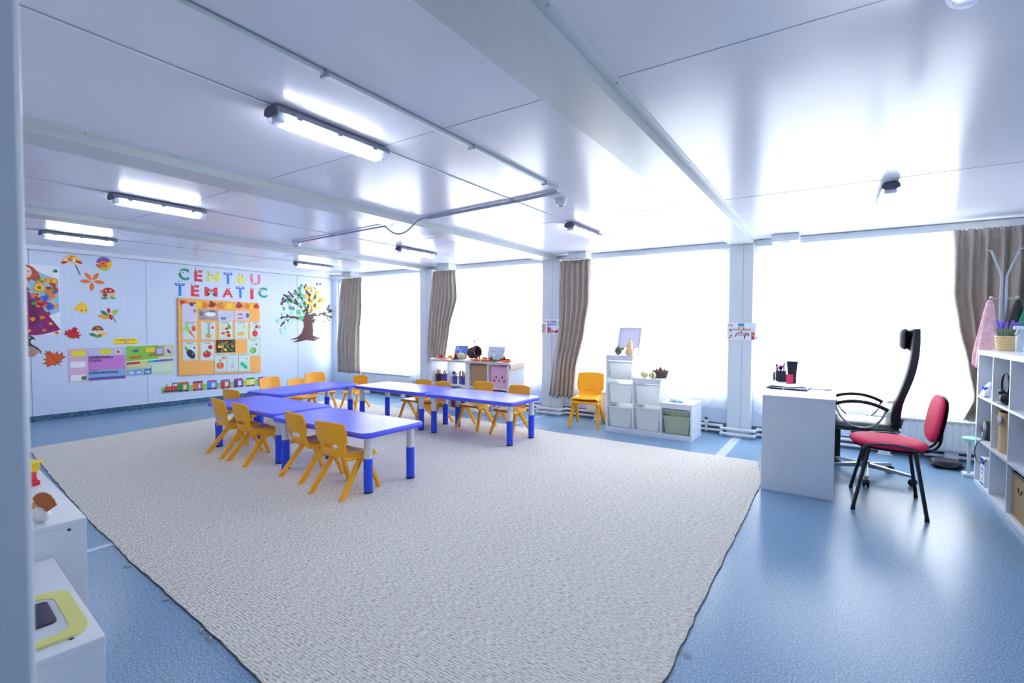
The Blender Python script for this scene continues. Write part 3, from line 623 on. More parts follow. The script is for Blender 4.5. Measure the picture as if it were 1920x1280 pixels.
# yellow name strip
def wall_card(y0, y1, z0, z1, m, name, lb, cat, grp=None, th=.002):
    b = MB(); b.prism([(0, 0), (y1-y0, 0), (y1-y0, z1-z0), (0, z1-z0)], (X0+.0003, y0, z0), AY, AZ, th, m); return one(name, b, lb, cat, grp, smooth=False)
b = MB(); b.prism(off(rrect(.285, .085, .03), 0, 0), (X0+.0003, 2.74, 1.003), AY, AZ, .0015, K(250, 226, 10)); ob = one('title_strip', b, 'yellow title strip fixed above the two plastic charts', 'sign', smooth=False)
f = Flat(2.74, 1.003, .002); f.shape(off(rrect(.265, .004, .001), 0, -.03), RD); f.shape(circ(.022, 12, 0, -.005), K(226, 170, 120)); f.b.add(*text_mesh('CALENDARUL NATURII', .021, RD, (X0+.0026, 2.74, 1.012), AY, AZ, .0005, .0005)); f.b.build('strip_lettering', ob, smooth=False)
# two charts
ob = wall_card(2.108, 2.735, .47, .918, K(206, 168, 198, .25), 'wall_chart', 'pink and violet plastic wall chart with yellow name tags', 'chart', 'plastic wall charts')
f = Flat(2.108, .47, .0024)
f.shape([(.0, 0), (.205, 0), (.205, .45), (0, .45)], K(222, 184, 204)); f.shape([(.21, .15), (.62, .15), (.62, .34), (.21, .34)], K(206, 128, 206)); f.shape([(.21, .045), (.62, .045), (.62, .145), (.21, .145)], K(140, 176, 214)); f.shape([(.21, .012), (.62, .012), (.62, .048), (.21, .048)], K(92, 84, 184)); f.shape([(.21, .34), (.62, .34), (.62, .44), (.21, .44)], K(196, 196, 226))
for dx, dy, ww, hh in ((.035, .345, .14, .075), (.335, .36, .13, .07)): f.shape([(dx, dy+.02), (dx+ww*.2, dy), (dx+ww*.8, dy), (dx+ww, dy+.02), (dx+ww, dy+hh), (dx, dy+hh)], K(240, 230, 20)); f.shape(circ(.012, 10, dx+ww/2, dy+.028), K(220, 180, 120))
f.shape(off(rrect(.16, .08, .02), .10, .235), WH); f.shape(off(rrect(.16, .085, .01), .10, .055), WH); f.shape(circ(.03, 12, .16, .05), K(100, 120, 80)); f.shape(off(rrect(.07, .07, .01), .54, .39), CR); f.shape(circ(.02, 10, .54, .39), K(150, 120, 110))
f.shape([(.22, .335), (.33, .335), (.33, .343), (.22, .343)], BL); f.shape([(.22, .14), (.33, .14), (.33, .148), (.22, .148)], BL)
for tx, dx, dy, sz in (('CALENDARUL', .215, .298, .043), ('CLASEI', .215, .255, .043), ('COPIII INDUSTRIOSI', .215, .09, .036)): f.b.add(*text_mesh(tx, sz, K(60, 40, 90), (X0+.0095, 2.108+dx, .47+dy), AY, AZ, .0005, .0008, 'LEFT'))
f.b.build('chart_print', ob, smooth=False)
ob = wall_card(2.745, 3.345, .50, .94, K(206, 226, 190, .25), 'wall_chart', 'green plastic weather chart with a rainbow bar', 'chart', 'plastic wall charts')
f = Flat(2.745, .50, .0024); L_ = .6
f.shape([(0, .22), (.40, .24), (.40, .44), (0, .43)], K(134, 200, 70)); f.shape([(.4, .26), (L_, .27), (L_, .44), (.4, .44)], K(190, 210, 150)); f.shape([(0, .17), (.16, .175), (.16, .205), (0, .2)], RD); f.shape([(.16, .175), (.24, .18), (.24, .21), (.16, .205)], YL)
for i, c in enumerate((K(40, 190, 190), K(30, 120, 220), K(110, 70, 190), K(140, 90, 190))): f.shape([(.25+i*.085, .182+i*.004), (.335+i*.085, .186+i*.004), (.335+i*.085, .216+i*.004), (.25+i*.085, .212+i*.004)], c)
f.shape([(.04, .25), (.18, .26), (.18, .29), (.04, .28)], O2); f.shape([(.08, .345), (.145, .35), (.145, .385), (.08, .38)], K(80, 90, 190)); f.shape([(.23, .34), (.35, .345), (.35, .41), (.23, .40)], YL); f.shape([(.36, .27), (.46, .275), (.46, .42), (.36, .41)], K(170, 120, 110)); f.shape([(.37, .31), (.45, .315), (.45, .40), (.37, .395)], K(170, 190, 230)); f.shape([(.475, .28), (.57, .285), (.57, .42), (.475, .41)], K(214, 200, 190)); f.shape(off(LEAF, .53, .34, .045, .6), K(110, 60, 170))
for x in (.29, .33): f.shape([(x, .28), (x+.014, .28), (x+.014, .32), (x, .32)], RD)
for x, c in ((.01, K(140, 190, 226)), (.10, K(120, 170, 226)), (.21, K(90, 130, 200))): f.shape([(x, .01), (x+.085, .012), (x+.085, .10), (x, .10)], c); f.shape(circ(.025, 10, x+.045, .05, .014), WH)
f.shape([(0, .12), (.25, .125), (.25, .165), (0, .16)], K(214, 210, 150)); f.shape([(.30, .03), (L_, .04), (L_, .16), (.30, .15)], K(210, 226, 200))
f.b.build('chart_print', ob, smooth=False)
# CENTRU / TEMATIC
def letter(ch, u0, v0, u1, v1, m, lb, eyes):
    ya, zt = wp(u0, v0); yb, zb = wp(u1, v1); h = zt-zb; wd = yb-ya
    vs, fs, mm = text_mesh(ch, 1.0, m, (0, 0, 0), (1, 0, 0), (0, 1, 0), .01, .035)
    xs = [v.x for v in vs]; yy = [v.y for v in vs]; a, c = min(xs), max(xs); d, e = min(yy), max(yy)
    b = MB(); b.add([(X0+(.0006 if v.z < .005 else .003), ya+(v.x-a)/(c-a)*wd, zb+(v.y-d)/(e-d)*h) for v in vs], fs, m)
    o = one('letter_cutout', b, lb, 'letter', 'coloured wall letters with eyes', smooth=False)
    f = Flat(ya+eyes[0]*wd, zb+eyes[1]*h, .0034); r = .021
    for s_ in (-1, 1):
        f.shape(circ(r, 12, s_*r*1.05, 0, r*1.15), WH); f.shape(circ(r*.5, 10, s_*r*1.05+.006, -.004), M_INK)
        for q in (-.4, 0, .4): f.shape([(s_*r*1.05+math.sin(q)*r, math.cos(q)*r*1.1), (s_*r*1.05+math.sin(q)*r+.004, math.cos(q)*r*1.1), (s_*r*1.05+math.sin(q)*r*1.7+.002, math.cos(q)*r*1.75)], M_INK)
    f.b.build('paper_eyes', o, smooth=False)
GRN, REDL, YLW, BLU, PNK = K(0, 160, 120), K(226, 60, 66), K(236, 226, 50), K(24, 130, 224), K(240, 120, 150)
for a in [('C', 334.5, 502, 354.5, 526, GRN, 'large green letter C beginning the upper word', (.25, .68)), ('E', 364, 505.5, 379.5, 528, REDL, 'red letter E in the upper word', (.25, 1.0)),
          ('N', 388, 508, 410.5, 529, YLW, 'yellow letter N in the upper word', (.2, .68)), ('T', 419, 510, 435.5, 533, BLU, 'blue letter T in the upper word', (.5, 1.0)),
          ('R', 445.5, 511.5, 461.5, 532, YLW, 'yellow letter R in the upper word', (.25, .85)), ('U', 469, 513, 488, 535, PNK, 'pink letter U ending the upper word', (.5, .22)),
          ('T', 328, 530, 346.5, 555, BLU, 'blue letter T beginning the lower word', (.5, 1.0)), ('E', 358, 533.5, 373.5, 556, REDL, 'red letter E in the lower word', (.2, 1.0)),
          ('M', 383.5, 537.5, 408, 556, REDL, 'red letter M with a beak in the lower word', (.5, .42)), ('A', 416.5, 539, 437, 558, REDL, 'red letter A in the lower word', (.5, 1.0)),
          ('T', 442.5, 537, 458.5, 559, BLU, 'blue letter T in the middle of the lower word', (.5, 1.0)), ('I', 469, 540, 475.5, 561, REDL, 'red letter I in the lower word', (.5, 1.0)), ('C', 484, 538, 501, 558.5, GRN, 'smaller green letter C ending the lower word', (.2, .7))]: letter(*a)
# orange board
t = thing('pin_board', 'orange pin board filled with vegetable picture cards', 'pin board', (X0, 0, 0))
b = MB(); b.prism([(3.40, .46), (4.685, .418), (4.68, 1.63), (3.402, 1.655)], (.0004, 0, 0), AY, AZ, .024, soft('orange_board_felt', (252, 182, 98), .85)); b.build('board_panel', t, bevel=.003)
b = MB(); rd = random.Random(2)
for i, (u, c, s_) in enumerate([(341, RD, .05), (347, O1, .04), (358, BR, .04), (363, K(170, 60, 30), .03), (371, YL, .07), (382, O1, .055), (396, K(150, 40, 40), .06), (412, K(236, 130, 50), .065), (428, YL, .065), (447, K(170, 40, 40), .06), (462, O1, .055), (470, YL, .06), (479, RD, .05)]):
    y, z = wp(u, 567+i*.55+(i % 3)); b.prism(off(MAPLE if i not in (3, 11) else LEAF, 0, 0, s_, rd.uniform(-1, 1)), (.026+.0004*i, y, z), AY, AZ, .001, c)
b.build('leaf_garland', t, smooth=False)
DB = .0265
def vcard(u0, v0, u1, v1, title, lb, shapes, name='picture_card', bgc=K(206, 226, 216), grp='vegetable picture cards', tilt=0, lift=0):
    ya, zt = wp(u0, v0); yb, zb = wp(u1, v1); b = MB(); wd, h = yb-ya, zt-zb; x = X0+DB+lift
    b.prism([(0, 0), (wd, 0), (wd, h), (0, h)], (x, ya, zb), AY, AZ, .0012, bgc)
    o = one(name, b, lb, 'card', grp, smooth=False)
    f = Flat(ya+wd/2, zb+h/2, DB+lift+.0022)
    for poly, dx, dy, s_, r_, m in shapes: f.shape(off(poly, dx*wd, dy*h, s_, r_), m, th=.0004)
    if title:
        f.b.add(*text_mesh(title, .030, K(50, 60, 60), (x+.0022, ya+wd/2, zb+h*.88), AY, AZ, .0004))
        f.b.prism([(-wd*.42, 0), (wd*.42, 0), (wd*.42, .004), (-wd*.42, .004)], (x+.0014, ya+wd/2, zb+.008), AY, AZ, .0004, K(200, 80, 60))
    f.b.build('card_picture', o, smooth=False)
EL = lambda a, c: circ(a, 18, 0, 0, c)
ST = lambda c=GR: (LEAF, 0, .12, .03, 0, c)
vcard(340, 569, 368, 602.5, None, 'plain printed text sheet at the top left of the orange board', [([(-.08, y), (.08, y), (.08, y+.003), (-.08, y+.003)], 0, 0, 1, 0, K(150, 140, 170)) for y in (-.09, -.06, -.03, 0, .03, .06, .10)]+[(LEAF, .36, .1, .035, .1, O2)], bgc=K(214, 212, 232))
CARR = [(0, -1), (.22, .6), (.15, .95), (-.15, .95), (-.22, .6)]
vcard(340.5, 603.5, 368, 637, 'MORCOV', 'carrot picture card on the orange board', [(CARR, .08, -.12, .12, .6, O1), (LEAF, -.16, .16, .07, .4, K(150, 214, 110)), (LEAF, -.28, .06, .05, 1, K(170, 220, 130)), (C12, .26, .2, .032, 0, K(236, 110, 70)), (C12, .28, .1, .03, 0, K(226, 100, 60))])
vcard(375, 603.5, 402.5, 637, 'CEAPA', 'onion picture card with a long green stalk', [(EL(.042, .038), .0, -.26, 1, 0, K(226, 150, 70)), ([(-.004, -.06), (.004, -.06), (.004, .1), (-.004, .1)], 0, .05, 1, 0, DG), ([(-.003, -.06), (.003, -.06), (.02, .1), (.012, .1)], .04, .05, 1, 0, DG), (C12, .28, .2, .035, 0, WH), (C12, .3, .19, .022, 0, K(220, 60, 80))])
vcard(408.5, 602, 434.5, 636, 'LEGUME', 'card of mixed vegetables above the garden photo', [(EL(.045, .022), -.12, .18, 1, 0, K(240, 210, 120)), (EL(.035, .02), .1, .1, 1, .3, RD), (LEAF, .26, .22, .05, .5, GR), (EL(.03, .022), -.2, -.15, 1, .2, K(220, 70, 50)), (EL(.03, .02), .15, -.1, 1, -.3, K(160, 40, 40)), (EL(.035, .02), .05, -.22, 1, 0, YL), (C12, .22, -.28, .028, 0, RD)])
vcard(438.5, 603, 463.5, 635.5, 'CARTOF', 'potato picture card on the orange board', [(EL(.065, .037), -.05, -.18, 1, .1, K(232, 190, 80)), (EL(.03, .03), .22, .2, 1, 0, K(240, 210, 170)), (EL(.02, .02), .22, .2, 1, 0, K(236, 190, 120))])
vcard(467, 603, 488, 635, 'ARDEI', 'red pepper picture card at the right edge of the board', [(EL(.05, .055), -.05, -.18, 1, 0, K(220, 30, 50)), (EL(.022, .045), .06, -.18, 1, 0, K(236, 60, 76)), (LEAF, -.08, .06, .03, .3, GR), (C12, .1, .22, .03, 0, K(190, 30, 50)), (C12, .26, .22, .03, 0, K(190, 30, 50)), (C12, .26, .22, .016, 0, CR)])
vcard(341, 641, 369, 675, 'VINETE', 'aubergine picture card on the orange board', [(EL(.05, .085), .04, -.15, 1, .6, K(40, 30, 60)), (LEAF, -.26, .14, .045, .6, GR), (C12, .28, .18, .035, 0, WH), (C12, .28, .18, .02, 0, K(110, 116, 116)), (EL(.008, .02), .15, -.15, 1, .4, K(150, 140, 180))])
vcard(374, 641, 400.5, 675.5, 'ROSIE', 'tomato picture card on the orange board', [(EL(.062, .052), -.04, -.15, 1, 0, K(214, 24, 34)), (star(5, .03, .012), -.04, .02, 1, .2, DG), (C12, .2, .22, .035, 0, K(200, 40, 50)), (EL(.018, .008), -.14, -.1, 1, .5, K(246, 130, 130))])
GP = [(C12, rd.uniform(-.42, .42), rd.uniform(-.38, .4), rd.uniform(.012, .026), 0, c) for c in (K(70, 130, 50), K(240, 220, 70), K(180, 40, 50), K(60, 30, 60), K(90, 170, 70), K(250, 190, 60), K(30, 60, 40), K(200, 70, 60))*7]
vcard(404, 637, 439.5, 659.5, None, 'colourful photo of a heap of garden vegetables on the board', GP, bgc=K(56, 60, 44), name='garden_photo', lift=.0045)
vcard(461.5, 636, 486, 667, 'VARZA', 'green cabbage picture card on the orange board', [(EL(.058, .052), -.05, -.15, 1, 0, K(90, 180, 70)), (EL(.035, .04), -.12, -.15, 1, 0, K(140, 206, 100)), (C12, .22, .2, .034, 0, WH), (EL(.024, .022), .22, .2, 1, 0, K(90, 160, 80))])
vcard(400.5, 662.5, 423.5, 696, 'DOVLEAC', 'pumpkin picture card in the bottom row of the board', [(EL(.058, .056), -.05, -.15, 1, 0, K(232, 96, 30)), (EL(.022, .056), -.05, -.15, 1, 0, K(244, 130, 50)), (EL(.008, .02), -.05, .12, 1, 0, DG), (EL(.035, .024), .25, .25, 1, 0, K(240, 140, 90))], lift=.003)
vcard(424, 662.5, 445.5, 695.5, 'USTUROI', 'garlic picture card in the bottom row of the board', [(EL(.045, .042), -.05, -.2, 1, 0, K(214, 200, 226)), ([(-.01, 0), (.01, 0), (.003, .09), (-.003, .09)], -.05, -.1, 1, 0, K(210, 200, 220)), (EL(.012, .038), -.05, -.2, 1, 0, K(190, 170, 210)), (EL(.03, .025), .26, .25, 1, 0, K(224, 214, 224))], lift=.003)
vcard(446, 662.5, 467, 695.5, 'CASTRAVETE', 'cucumber picture card in the bottom row of the board', [(rrect(.055, .15, .027), -.05, -.16, 1, .8, K(10, 190, 120)), (C12, .2, .2, .034, 0, WH), (EL(.02, .02), .2, .2, 1, 0, K(150, 190, 150))], lift=.003)
ya, zt = wp(372, 580); yb, zb = wp(406, 599)
vcard(372, 579.5, 406.5, 600, None, 'faded photo strip with a pale cloud-shaped label on the board', [(EL(.08, .035), .1, .05, 1, 0, WH), (EL(.03, .04), -.38, .1, 1, 0, K(120, 120, 110)), (EL(.05, .02), .2, .35, 1, 0, K(120, 110, 130)), (EL(.05, .02), -.3, -.35, 1, 0, K(170, 130, 130))], name='photo_strip', bgc=K(170, 160, 166), grp='photo strips on the board')
vcard(407.5, 582, 436, 601.5, None, 'faded photo strip showing a blue basket on the board', [([(-.05, .02), (-.04, -.02), (.03, -.02), (.045, .02)], -.15, -.25, 1, 0, K(90, 110, 180)), (EL(.04, .03), .25, .1, 1, 0, K(190, 196, 226))], name='photo_strip', bgc=K(204, 202, 224), grp='photo strips on the board')
vcard(437, 582.5, 466.5, 601, None, 'faded photo strip with red lettering on the board', [([(-.05, -.012), (.05, -.012), (.05, .012), (-.05, .012)], -.1, -.25, 1, 0, K(196, 110, 110)), (EL(.04, .016), -.1, .15, 1, 0, K(190, 100, 110)), (EL(.03, .04), .36, .05, 1, 0, K(90, 96, 130))], name='photo_strip', bgc=K(206, 200, 216), grp='photo strips on the board')
# train frieze
t = thing('train_frieze', 'paper train frieze on a green strip along the lower wall', 'frieze', (X0, 0, 0))
p0 = wp(302, 738); p1 = wp(520, 705); q0 = wp(302, 726); q1 = wp(520, 700)
b = MB(); b.prism([(3.167, .200), (5.02, .175), (5.02, .225), (3.167, .235)], (.0003, 0, 0), AY, AZ, .0012, K(176, 176, 190)); b.prism([(3.167, .233), (5.02, .223), (5.02, .290), (3.167, .300)], (.0003, 0, 0), AY, AZ, .0012, K(140, 206, 90)); b.build('green_strip', t, smooth=False)
y = 3.205; z = .215
b = MB(); D = .0016
def pr(poly, m, k=0): b.prism(poly, (D+k*.0005, 0, 0), AY, AZ, .0005, m)
pr([(y, z+.03), (y+.19, z+.03), (y+.19, z+.085), (y+.02, z+.09)], K(214, 60, 60)); pr([(y+.11, z+.085), (y+.19, z+.085), (y+.19, z+.14), (y+.11, z+.14)], K(70, 76, 80), 1); pr([(y+.125, z+.09), (y+.18, z+.09), (y+.18, z+.125), (y+.125, z+.125)], K(210, 220, 240), 2); pr([(y+.03, z+.09), (y+.045, z+.09), (y+.05, z+.12), (y+.025, z+.12)], K(170, 150, 60), 1)
pr(off(star(3, .03, .02), y, z+.02), DG, 1)
for i in range(5): pr(circ(.017, 12, y+.035+i*.036, z+.015), M_INK, 2)
b.build('locomotive', t, smooth=False)
wag = [(344, K(50, 150, 60), K(200, 90, 50), K(222, 170, 130)), (371, K(236, 120, 50), K(110, 40, 90), K(150, 130, 140)), (397.5, K(60, 140, 226), K(190, 60, 130), K(150, 200, 236)), (422.5, K(206, 44, 76), K(70, 130, 220), K(226, 190, 160)), (447, K(92, 50, 150), K(170, 60, 120), K(220, 200, 240)), (469.5, K(246, 226, 30), K(60, 130, 70), K(230, 230, 240)), (491.5, K(200, 60, 140), K(90, 70, 190), K(240, 200, 120))]
for i, (u, c1, c2, c3) in enumerate(wag):
    y = wp(u, 720)[0]; z = .212-.004*i; h = .075; b = MB()
    pr([(y-h, z+.012), (y+h, z+.012), (y+h, z+.115), (y-h, z+.115)], c1); pr([(y-h-.006, z+.115), (y+h+.006, z+.115), (y+h-.012, z+.142), (y-h+.012, z+.142)], c2, 1); pr([(y-.01, z+.02), (y+.05, z+.02), (y+.05, z+.105), (y-.01, z+.105)], c3, 1)
    pr(circ(.016, 10, y+.02, z+.07), K(246, 236, 226), 2); pr(circ(.014, 10, y+.02, z+.042, .02), K(236, 214, 200), 3); pr([(y-h, z+.0), (y+h, z+.0), (y+h, z+.016), (y-h, z+.016)], K(50, 50, 66), 1)
    for dx in (-.045, .045): pr(circ(.015, 10, y+dx, z+.004), M_INK, 3)
    b.build('carriage', t, smooth=False)
# tree
ty, tz = wp(575, 638)
t = thing('wall_tree', 'brown paper tree on the wall with green and yellow leaves', 'tree decoration', (X0, 0, 0))
M_TRUNK = K(84, 44, 48)
def tp(u, v): return wp(u, v)
b = MB(); b.prism([tp(*p) for p in [(543, 637), (557, 632), (566, 624), (570, 611), (569, 603), (564, 599), (553, 598), (553, 594), (566, 595), (571, 592), (573, 586), (566, 578), (572, 580), (577, 585), (580, 590), (585, 588), (592, 586), (591, 590), (586, 597), (586, 607), (587, 620), (586, 628), (594, 632), (604, 634), (594, 635), (586, 634), (596, 637), (588, 639), (574, 637), (563, 640), (548, 642), (560, 635.5)]], (.0004, 0, 0), AY, AZ, .004, M_TRUNK)
br = [[(571, 585), (566, 576), (558, 570), (548, 566), (538, 562), (530, 560)], [(573, 583), (571, 570), (566, 558), (562, 548), (560, 538)], [(577, 586), (578, 570), (580, 556), (585, 544)], [(580, 586), (588, 574), (596, 566), (602, 560)], [(586, 590), (596, 590), (608, 587), (618, 585), (624, 582)], [(604, 588), (612, 592), (622, 594)], [(568, 597), (556, 596), (546, 593), (536, 590), (527, 588)], [(546, 594), (538, 600), (530, 606), (526, 612)], [(558, 570), (552, 560), (546, 552), (540, 546)], [(548, 566), (538, 556), (532, 552)], [(566, 558), (556, 550), (552, 543)], [(578, 570), (588, 560), (594, 548)], [(586, 604), (588, 600), (592, 598)], [(610, 587), (615, 578), (617, 573)], [(615, 586), (622, 576)], [(580, 556), (574, 544), (570, 537)], [(538, 562), (530, 566), (526, 571)], [(540, 592), (530, 594), (520, 602)]]
for P in br:
    for i in range(len(P)-1):
        a = Vector(tp(*P[i])); c = Vector(tp(*P[i+1])); d = (c-a).normalized(); n_ = Vector((-d.y, d.x)); w0 = .022*(1-i/len(P))+.006; w1 = .022*(1-(i+1)/len(P))+.005
        b.prism([tuple(a-n_*w0), tuple(a+n_*w0), tuple(c+n_*w1), tuple(c-n_*w1)], (.0004, 0, 0), AY, AZ, .0035+.0001*i, M_TRUNK)
for (u, v) in [(612, 575), (617, 572), (620, 580), (625, 583), (624, 590), (614, 597), (606, 603), (617, 600), (529, 562), (531, 558), (529, 570), (533, 554), (554, 545), (566, 534), (590, 540), (594, 545), (573, 534), (610, 592), (620, 596)]:
    y, z = tp(u, v); b.prism(off(LEAF, 0, 0, .026, u % 3-1), (.004, y, z), AY, AZ, .0005, K(44, 30, 44))
b.build('tree_trunk', t, smooth=False)
b = MB(); G1, G2, G3 = K(80, 186, 134), K(90, 150, 130), K(186, 226, 210)
LV = [(564, 538, 1, 0), (562, 546, .8, 0), (566, 554, .9, 0), (553, 550, .9, 1), (555, 552, .6, 0), (542, 556, .8, 1), (538, 565, .9, 0), (549, 565, .7, 0), (560, 558, .6, 0), (551, 559, .8, 2), (568, 564, .8, 0), (562, 571, .9, 0), (573, 573, .8, 0), (545, 577, .9, 1), (549, 578, .9, 1), (532, 578, .8, 1), (560, 585, 1.15, 0), (564, 596, 1.2, 0), (571, 586, .8, 0), (568, 578, .8, 2), (532, 589, 1.1, 2), (543, 590, 1.0, 2), (549, 587, .8, 2), (523, 601, 1.05, 2), (535, 603, 1.0, 2), (545, 602, 1.1, 2), (552, 600, .8, 2), (540, 597, .8, 2), (537, 614, .8, 2), (529, 620, 1.1, 2), (534, 622, .8, 2), (546, 571, .8, 2)]
for i, (u, v, s_, k) in enumerate(LV):
    y, z = tp(u, v); b.prism(off(circ(.047, 10, 0, 0, .040) if i % 3 else off(LEAF, 0, 0, .055), 0, 0, s_, i*1.7), (.0065+.0002*i, y, z), AY, AZ, .0004, (G1, G2, G3)[k])
b.build('green_leaves', t, smooth=False)
b = MB()
YV = [(575, 540, 1.2, 1), (585, 540, .9, 0), (594, 549, 1.15, 1), (584, 550, .9, 0), (575, 556, 1.0, 1), (584, 559, 1.0, 0), (595, 559, 1.1, 0), (605, 563, 1.25, 1), (576, 567, .9, 0), (583, 570, 1.2, 1), (594, 568, .9, 0), (595, 576, 1, 1), (579, 581, .9, 1), (586, 578, .8, 0), (600, 572, .5, 0)]
for i, (u, v, s_, k) in enumerate(YV):
    y, z = tp(u, v); b.prism(off(MAPLE, 0, 0, .050*s_, i*1.1), (.0130+.0002*i, y, z), AY, AZ, .0004, (K(250, 226, 90), K(252, 180, 60))[k])
b.build('yellow_leaves', t, smooth=False)
b = MB()
for i, (u, v) in enumerate([(590, 584), (595, 588), (596, 580), (606, 581), (612, 584), (603, 592), (610, 594), (617, 589), (621, 577), (592, 603), (597, 600), (590, 596), (613, 601), (607, 598)]):
    y, z = tp(u, v); b.prism(off(star(5, .045, .022), 0, 0, 1, i), (.0065+.0002*i, y, z), AY, AZ, .0004, K(196, 220, 240))
b.build('snowflakes', t, smooth=False)
for i, u in enumerate((594.5, 600.5)):
    y, z = wp(u, 532.5); b = MB(); b.prism(star(6, .030, .018), (X0+.0005, y, z), AY, AZ, .001, K(40, 56, 76)); b.prism(circ(.008, 8), (X0+.0017, y, z), AY, AZ, .0005, K(150, 170, 190))
    one('flower_sticker', b, ['dark blue flower sticker above the wall tree, the one nearer the letters', 'dark blue flower sticker above the wall tree, the one nearer the curtain'][i], 'sticker', 'dark flower stickers', smooth=False)
# signs on the pillars
def psign(cx, cz, ww, hh, lb, draw):
    b = MB(); b.box(cx-ww/2, cx+ww/2, 6.0172, 6.0182, cz-hh/2, cz+hh/2, M_PAPER); o = one('pillar_sign', b, lb, 'sign', 'paper signs on the pillars', smooth=False)
    b = MB(); k = [0]
    def sh(poly, m): k[0] += 1; b.prism(poly, (cx, 6.0168-k[0]*.0003, cz), (1, 0, 0), AZ, .0003, m)
    def tx(s_, size, m, dx, dy): b.add(*text_mesh(s_, size, m, (cx+dx, 6.0150-k[0]*.0003, cz+dy), (1, 0, 0), AZ, .0003, .0012))
    draw(sh, tx); b.build('sign_print', o, smooth=False)
def d1(sh, tx):
    sh(circ(.02, 10, -.1, .075), K(226, 190, 220)); sh([(-.13, -.09), (-.115, -.09), (-.115, .03), (-.13, .03)], K(150, 40, 80)); sh([(-.11, -.09), (-.075, -.09), (-.075, .03), (-.11, .03)], K(216, 180, 150)); sh([(-.045, -.09), (-.03, -.09), (-.03, .0), (-.045, .0)], K(50, 60, 180)); sh([(-.03, -.09), (.01, -.09), (.015, -.02), (-.03, -.01)], K(220, 90, 80)); sh([(.02, -.09), (.05, -.09), (.045, -.05), (.02, -.04)], K(226, 110, 110)); sh([(.08, -.09), (.12, -.09), (.12, -.04), (.08, -.06)], K(200, 40, 80)); sh(circ(.014, 8, .065, -.07), K(60, 110, 130)); sh(circ(.016, 8, .115, .05), K(140, 220, 210))
    for i, c in enumerate((RD, O1, YL, GR, K(40, 180, 200), BL, PU, K(220, 20, 70))): sh(circ(.010, 8, -.045+i*.018, .068+.003*(i % 2)), c)
    tx('ARTĂ', .055, K(40, 90, 214), .025, .0)
def d2(sh, tx):
    sh(circ(.03, 10, -.11, .07, .018), K(220, 180, 220)); sh([(-.035, .06), (.03, .06), (.03, .09), (-.035, .09)], K(50, 140, 220)); sh([(-.035, .04), (.03, .04), (.03, .058), (-.035, .058)], K(240, 200, 130)); sh([(-.03, .01), (-.022, .01), (-.022, .04), (-.03, .04)], K(120, 120, 180)); sh([(.02, .015), (.03, .015), (.03, .04), (.02, .04)], K(170, 40, 90))
    sh([(-.06, -.04), (.045, -.05), (.06, -.02), (-.035, -.01)], K(120, 40, 80)); sh([(-.045, -.037), (.035, -.045), (.045, -.023), (-.03, -.016)], K(236, 190, 200)); sh([(.03, -.08), (.043, -.08), (.043, -.05), (.03, -.05)], K(50, 40, 60)); sh([(-.06, -.065), (-.052, -.065), (-.052, -.035), (-.06, -.035)], K(90, 80, 100)); sh([(-.004, -.02), (.006, -.02), (.006, .012), (-.004, .012)], K(60, 70, 80)); sh([(.06, -.05), (.085, -.05), (.08, -.02), (.055, -.018)], K(140, 140, 140))
    sh([(.105, -.09), (.135, -.09), (.135, -.01), (.105, -.01)], K(214, 60, 80)); sh([(.107, -.05), (.133, -.05), (.12, -.03)], K(250, 190, 90)); sh(circ(.012, 8, -.115, .02), O1); sh(circ(.012, 8, -.11, .005, .006), K(80, 80, 180)); sh([(-.12, -.05), (-.09, -.05), (-.105, -.03)], K(170, 60, 60)); sh(circ(.012, 8, -.095, -.06), YL); sh(circ(.010, 8, -.12, -.068), K(50, 90, 170)); sh(circ(.012, 8, .155, -.07), K(130, 190, 250))
    tx('JOCURI DE MASĂ', .026, K(200, 150, 120), 0, .008)
psign(-3.355, 1.25, .27, .205, 'colourful paper sign on the pillar beside the middle curtain', d1)
psign(-.895, 1.205, .295, .195, 'paper sign with small toy drawings on the pillar by the desk', d2)

# ---------------------------------------------------------------- cube shelves under the window, autumn display
def cube_unit(x0, x1, y0, y1, z1, cols, rows, t, ow=.036, iw=.018, back=False, axis='x'):
    b = MB()
    def bx(a0, a1, c0, c1, z0_, z1_): (b.box(a0, a1, c0, c1, z0_, z1_, M_WHITE) if axis == 'x' else b.box(c0, c1, a0, a1, z0_, z1_, M_WHITE))
    bx(x0, x1, y0, y1, 0, ow); bx(x0, x1, y0, y1, z1-ow, z1); bx(x0, x0+ow, y0, y1, ow, z1-ow); bx(x1-ow, x1, y0, y1, ow, z1-ow)
    b.build('outer_case', t, bevel=.002)
    cw = (x1-x0-2*ow-(cols-1)*iw)/cols; rh = (z1-2*ow-(rows-1)*iw)/rows
    for i in range(1, cols):
        b = MB(); a = x0+ow+i*cw+(i-1)*iw; bx(a, a+iw, y0+.002, y1, ow, z1-ow); b.build('upright_divider', t, smooth=False)
    for j in range(1, rows):
        for i in range(cols):
            b = MB(); a = x0+ow+i*(cw+iw); z = ow+j*rh+(j-1)*iw; bx(a, a+cw, y0+.002, y1, z, z+iw); b.build('shelf_board', t, smooth=False)
    return cw, rh
SY0, SY1, SZ = 5.50, 5.885, .75
tA = thing('cube_shelf', 'white open cube shelf holding the pencil cups under the window', 'shelf', (-4.803, 0, 0), group='white cube shelves under the window'); tA.location.x = 0
cube_unit(-5.170, -4.437, SY0, SY1, SZ, 2, 2, tA)
tB = thing('cube_shelf', 'white cube shelf with the brown box and pink face box under the window', 'shelf', group='white cube shelves under the window')
cube_unit(-4.435, -3.702, SY0, SY1, SZ, 2, 2, tB)
ZR = .036+.330+.018    # upper row floor
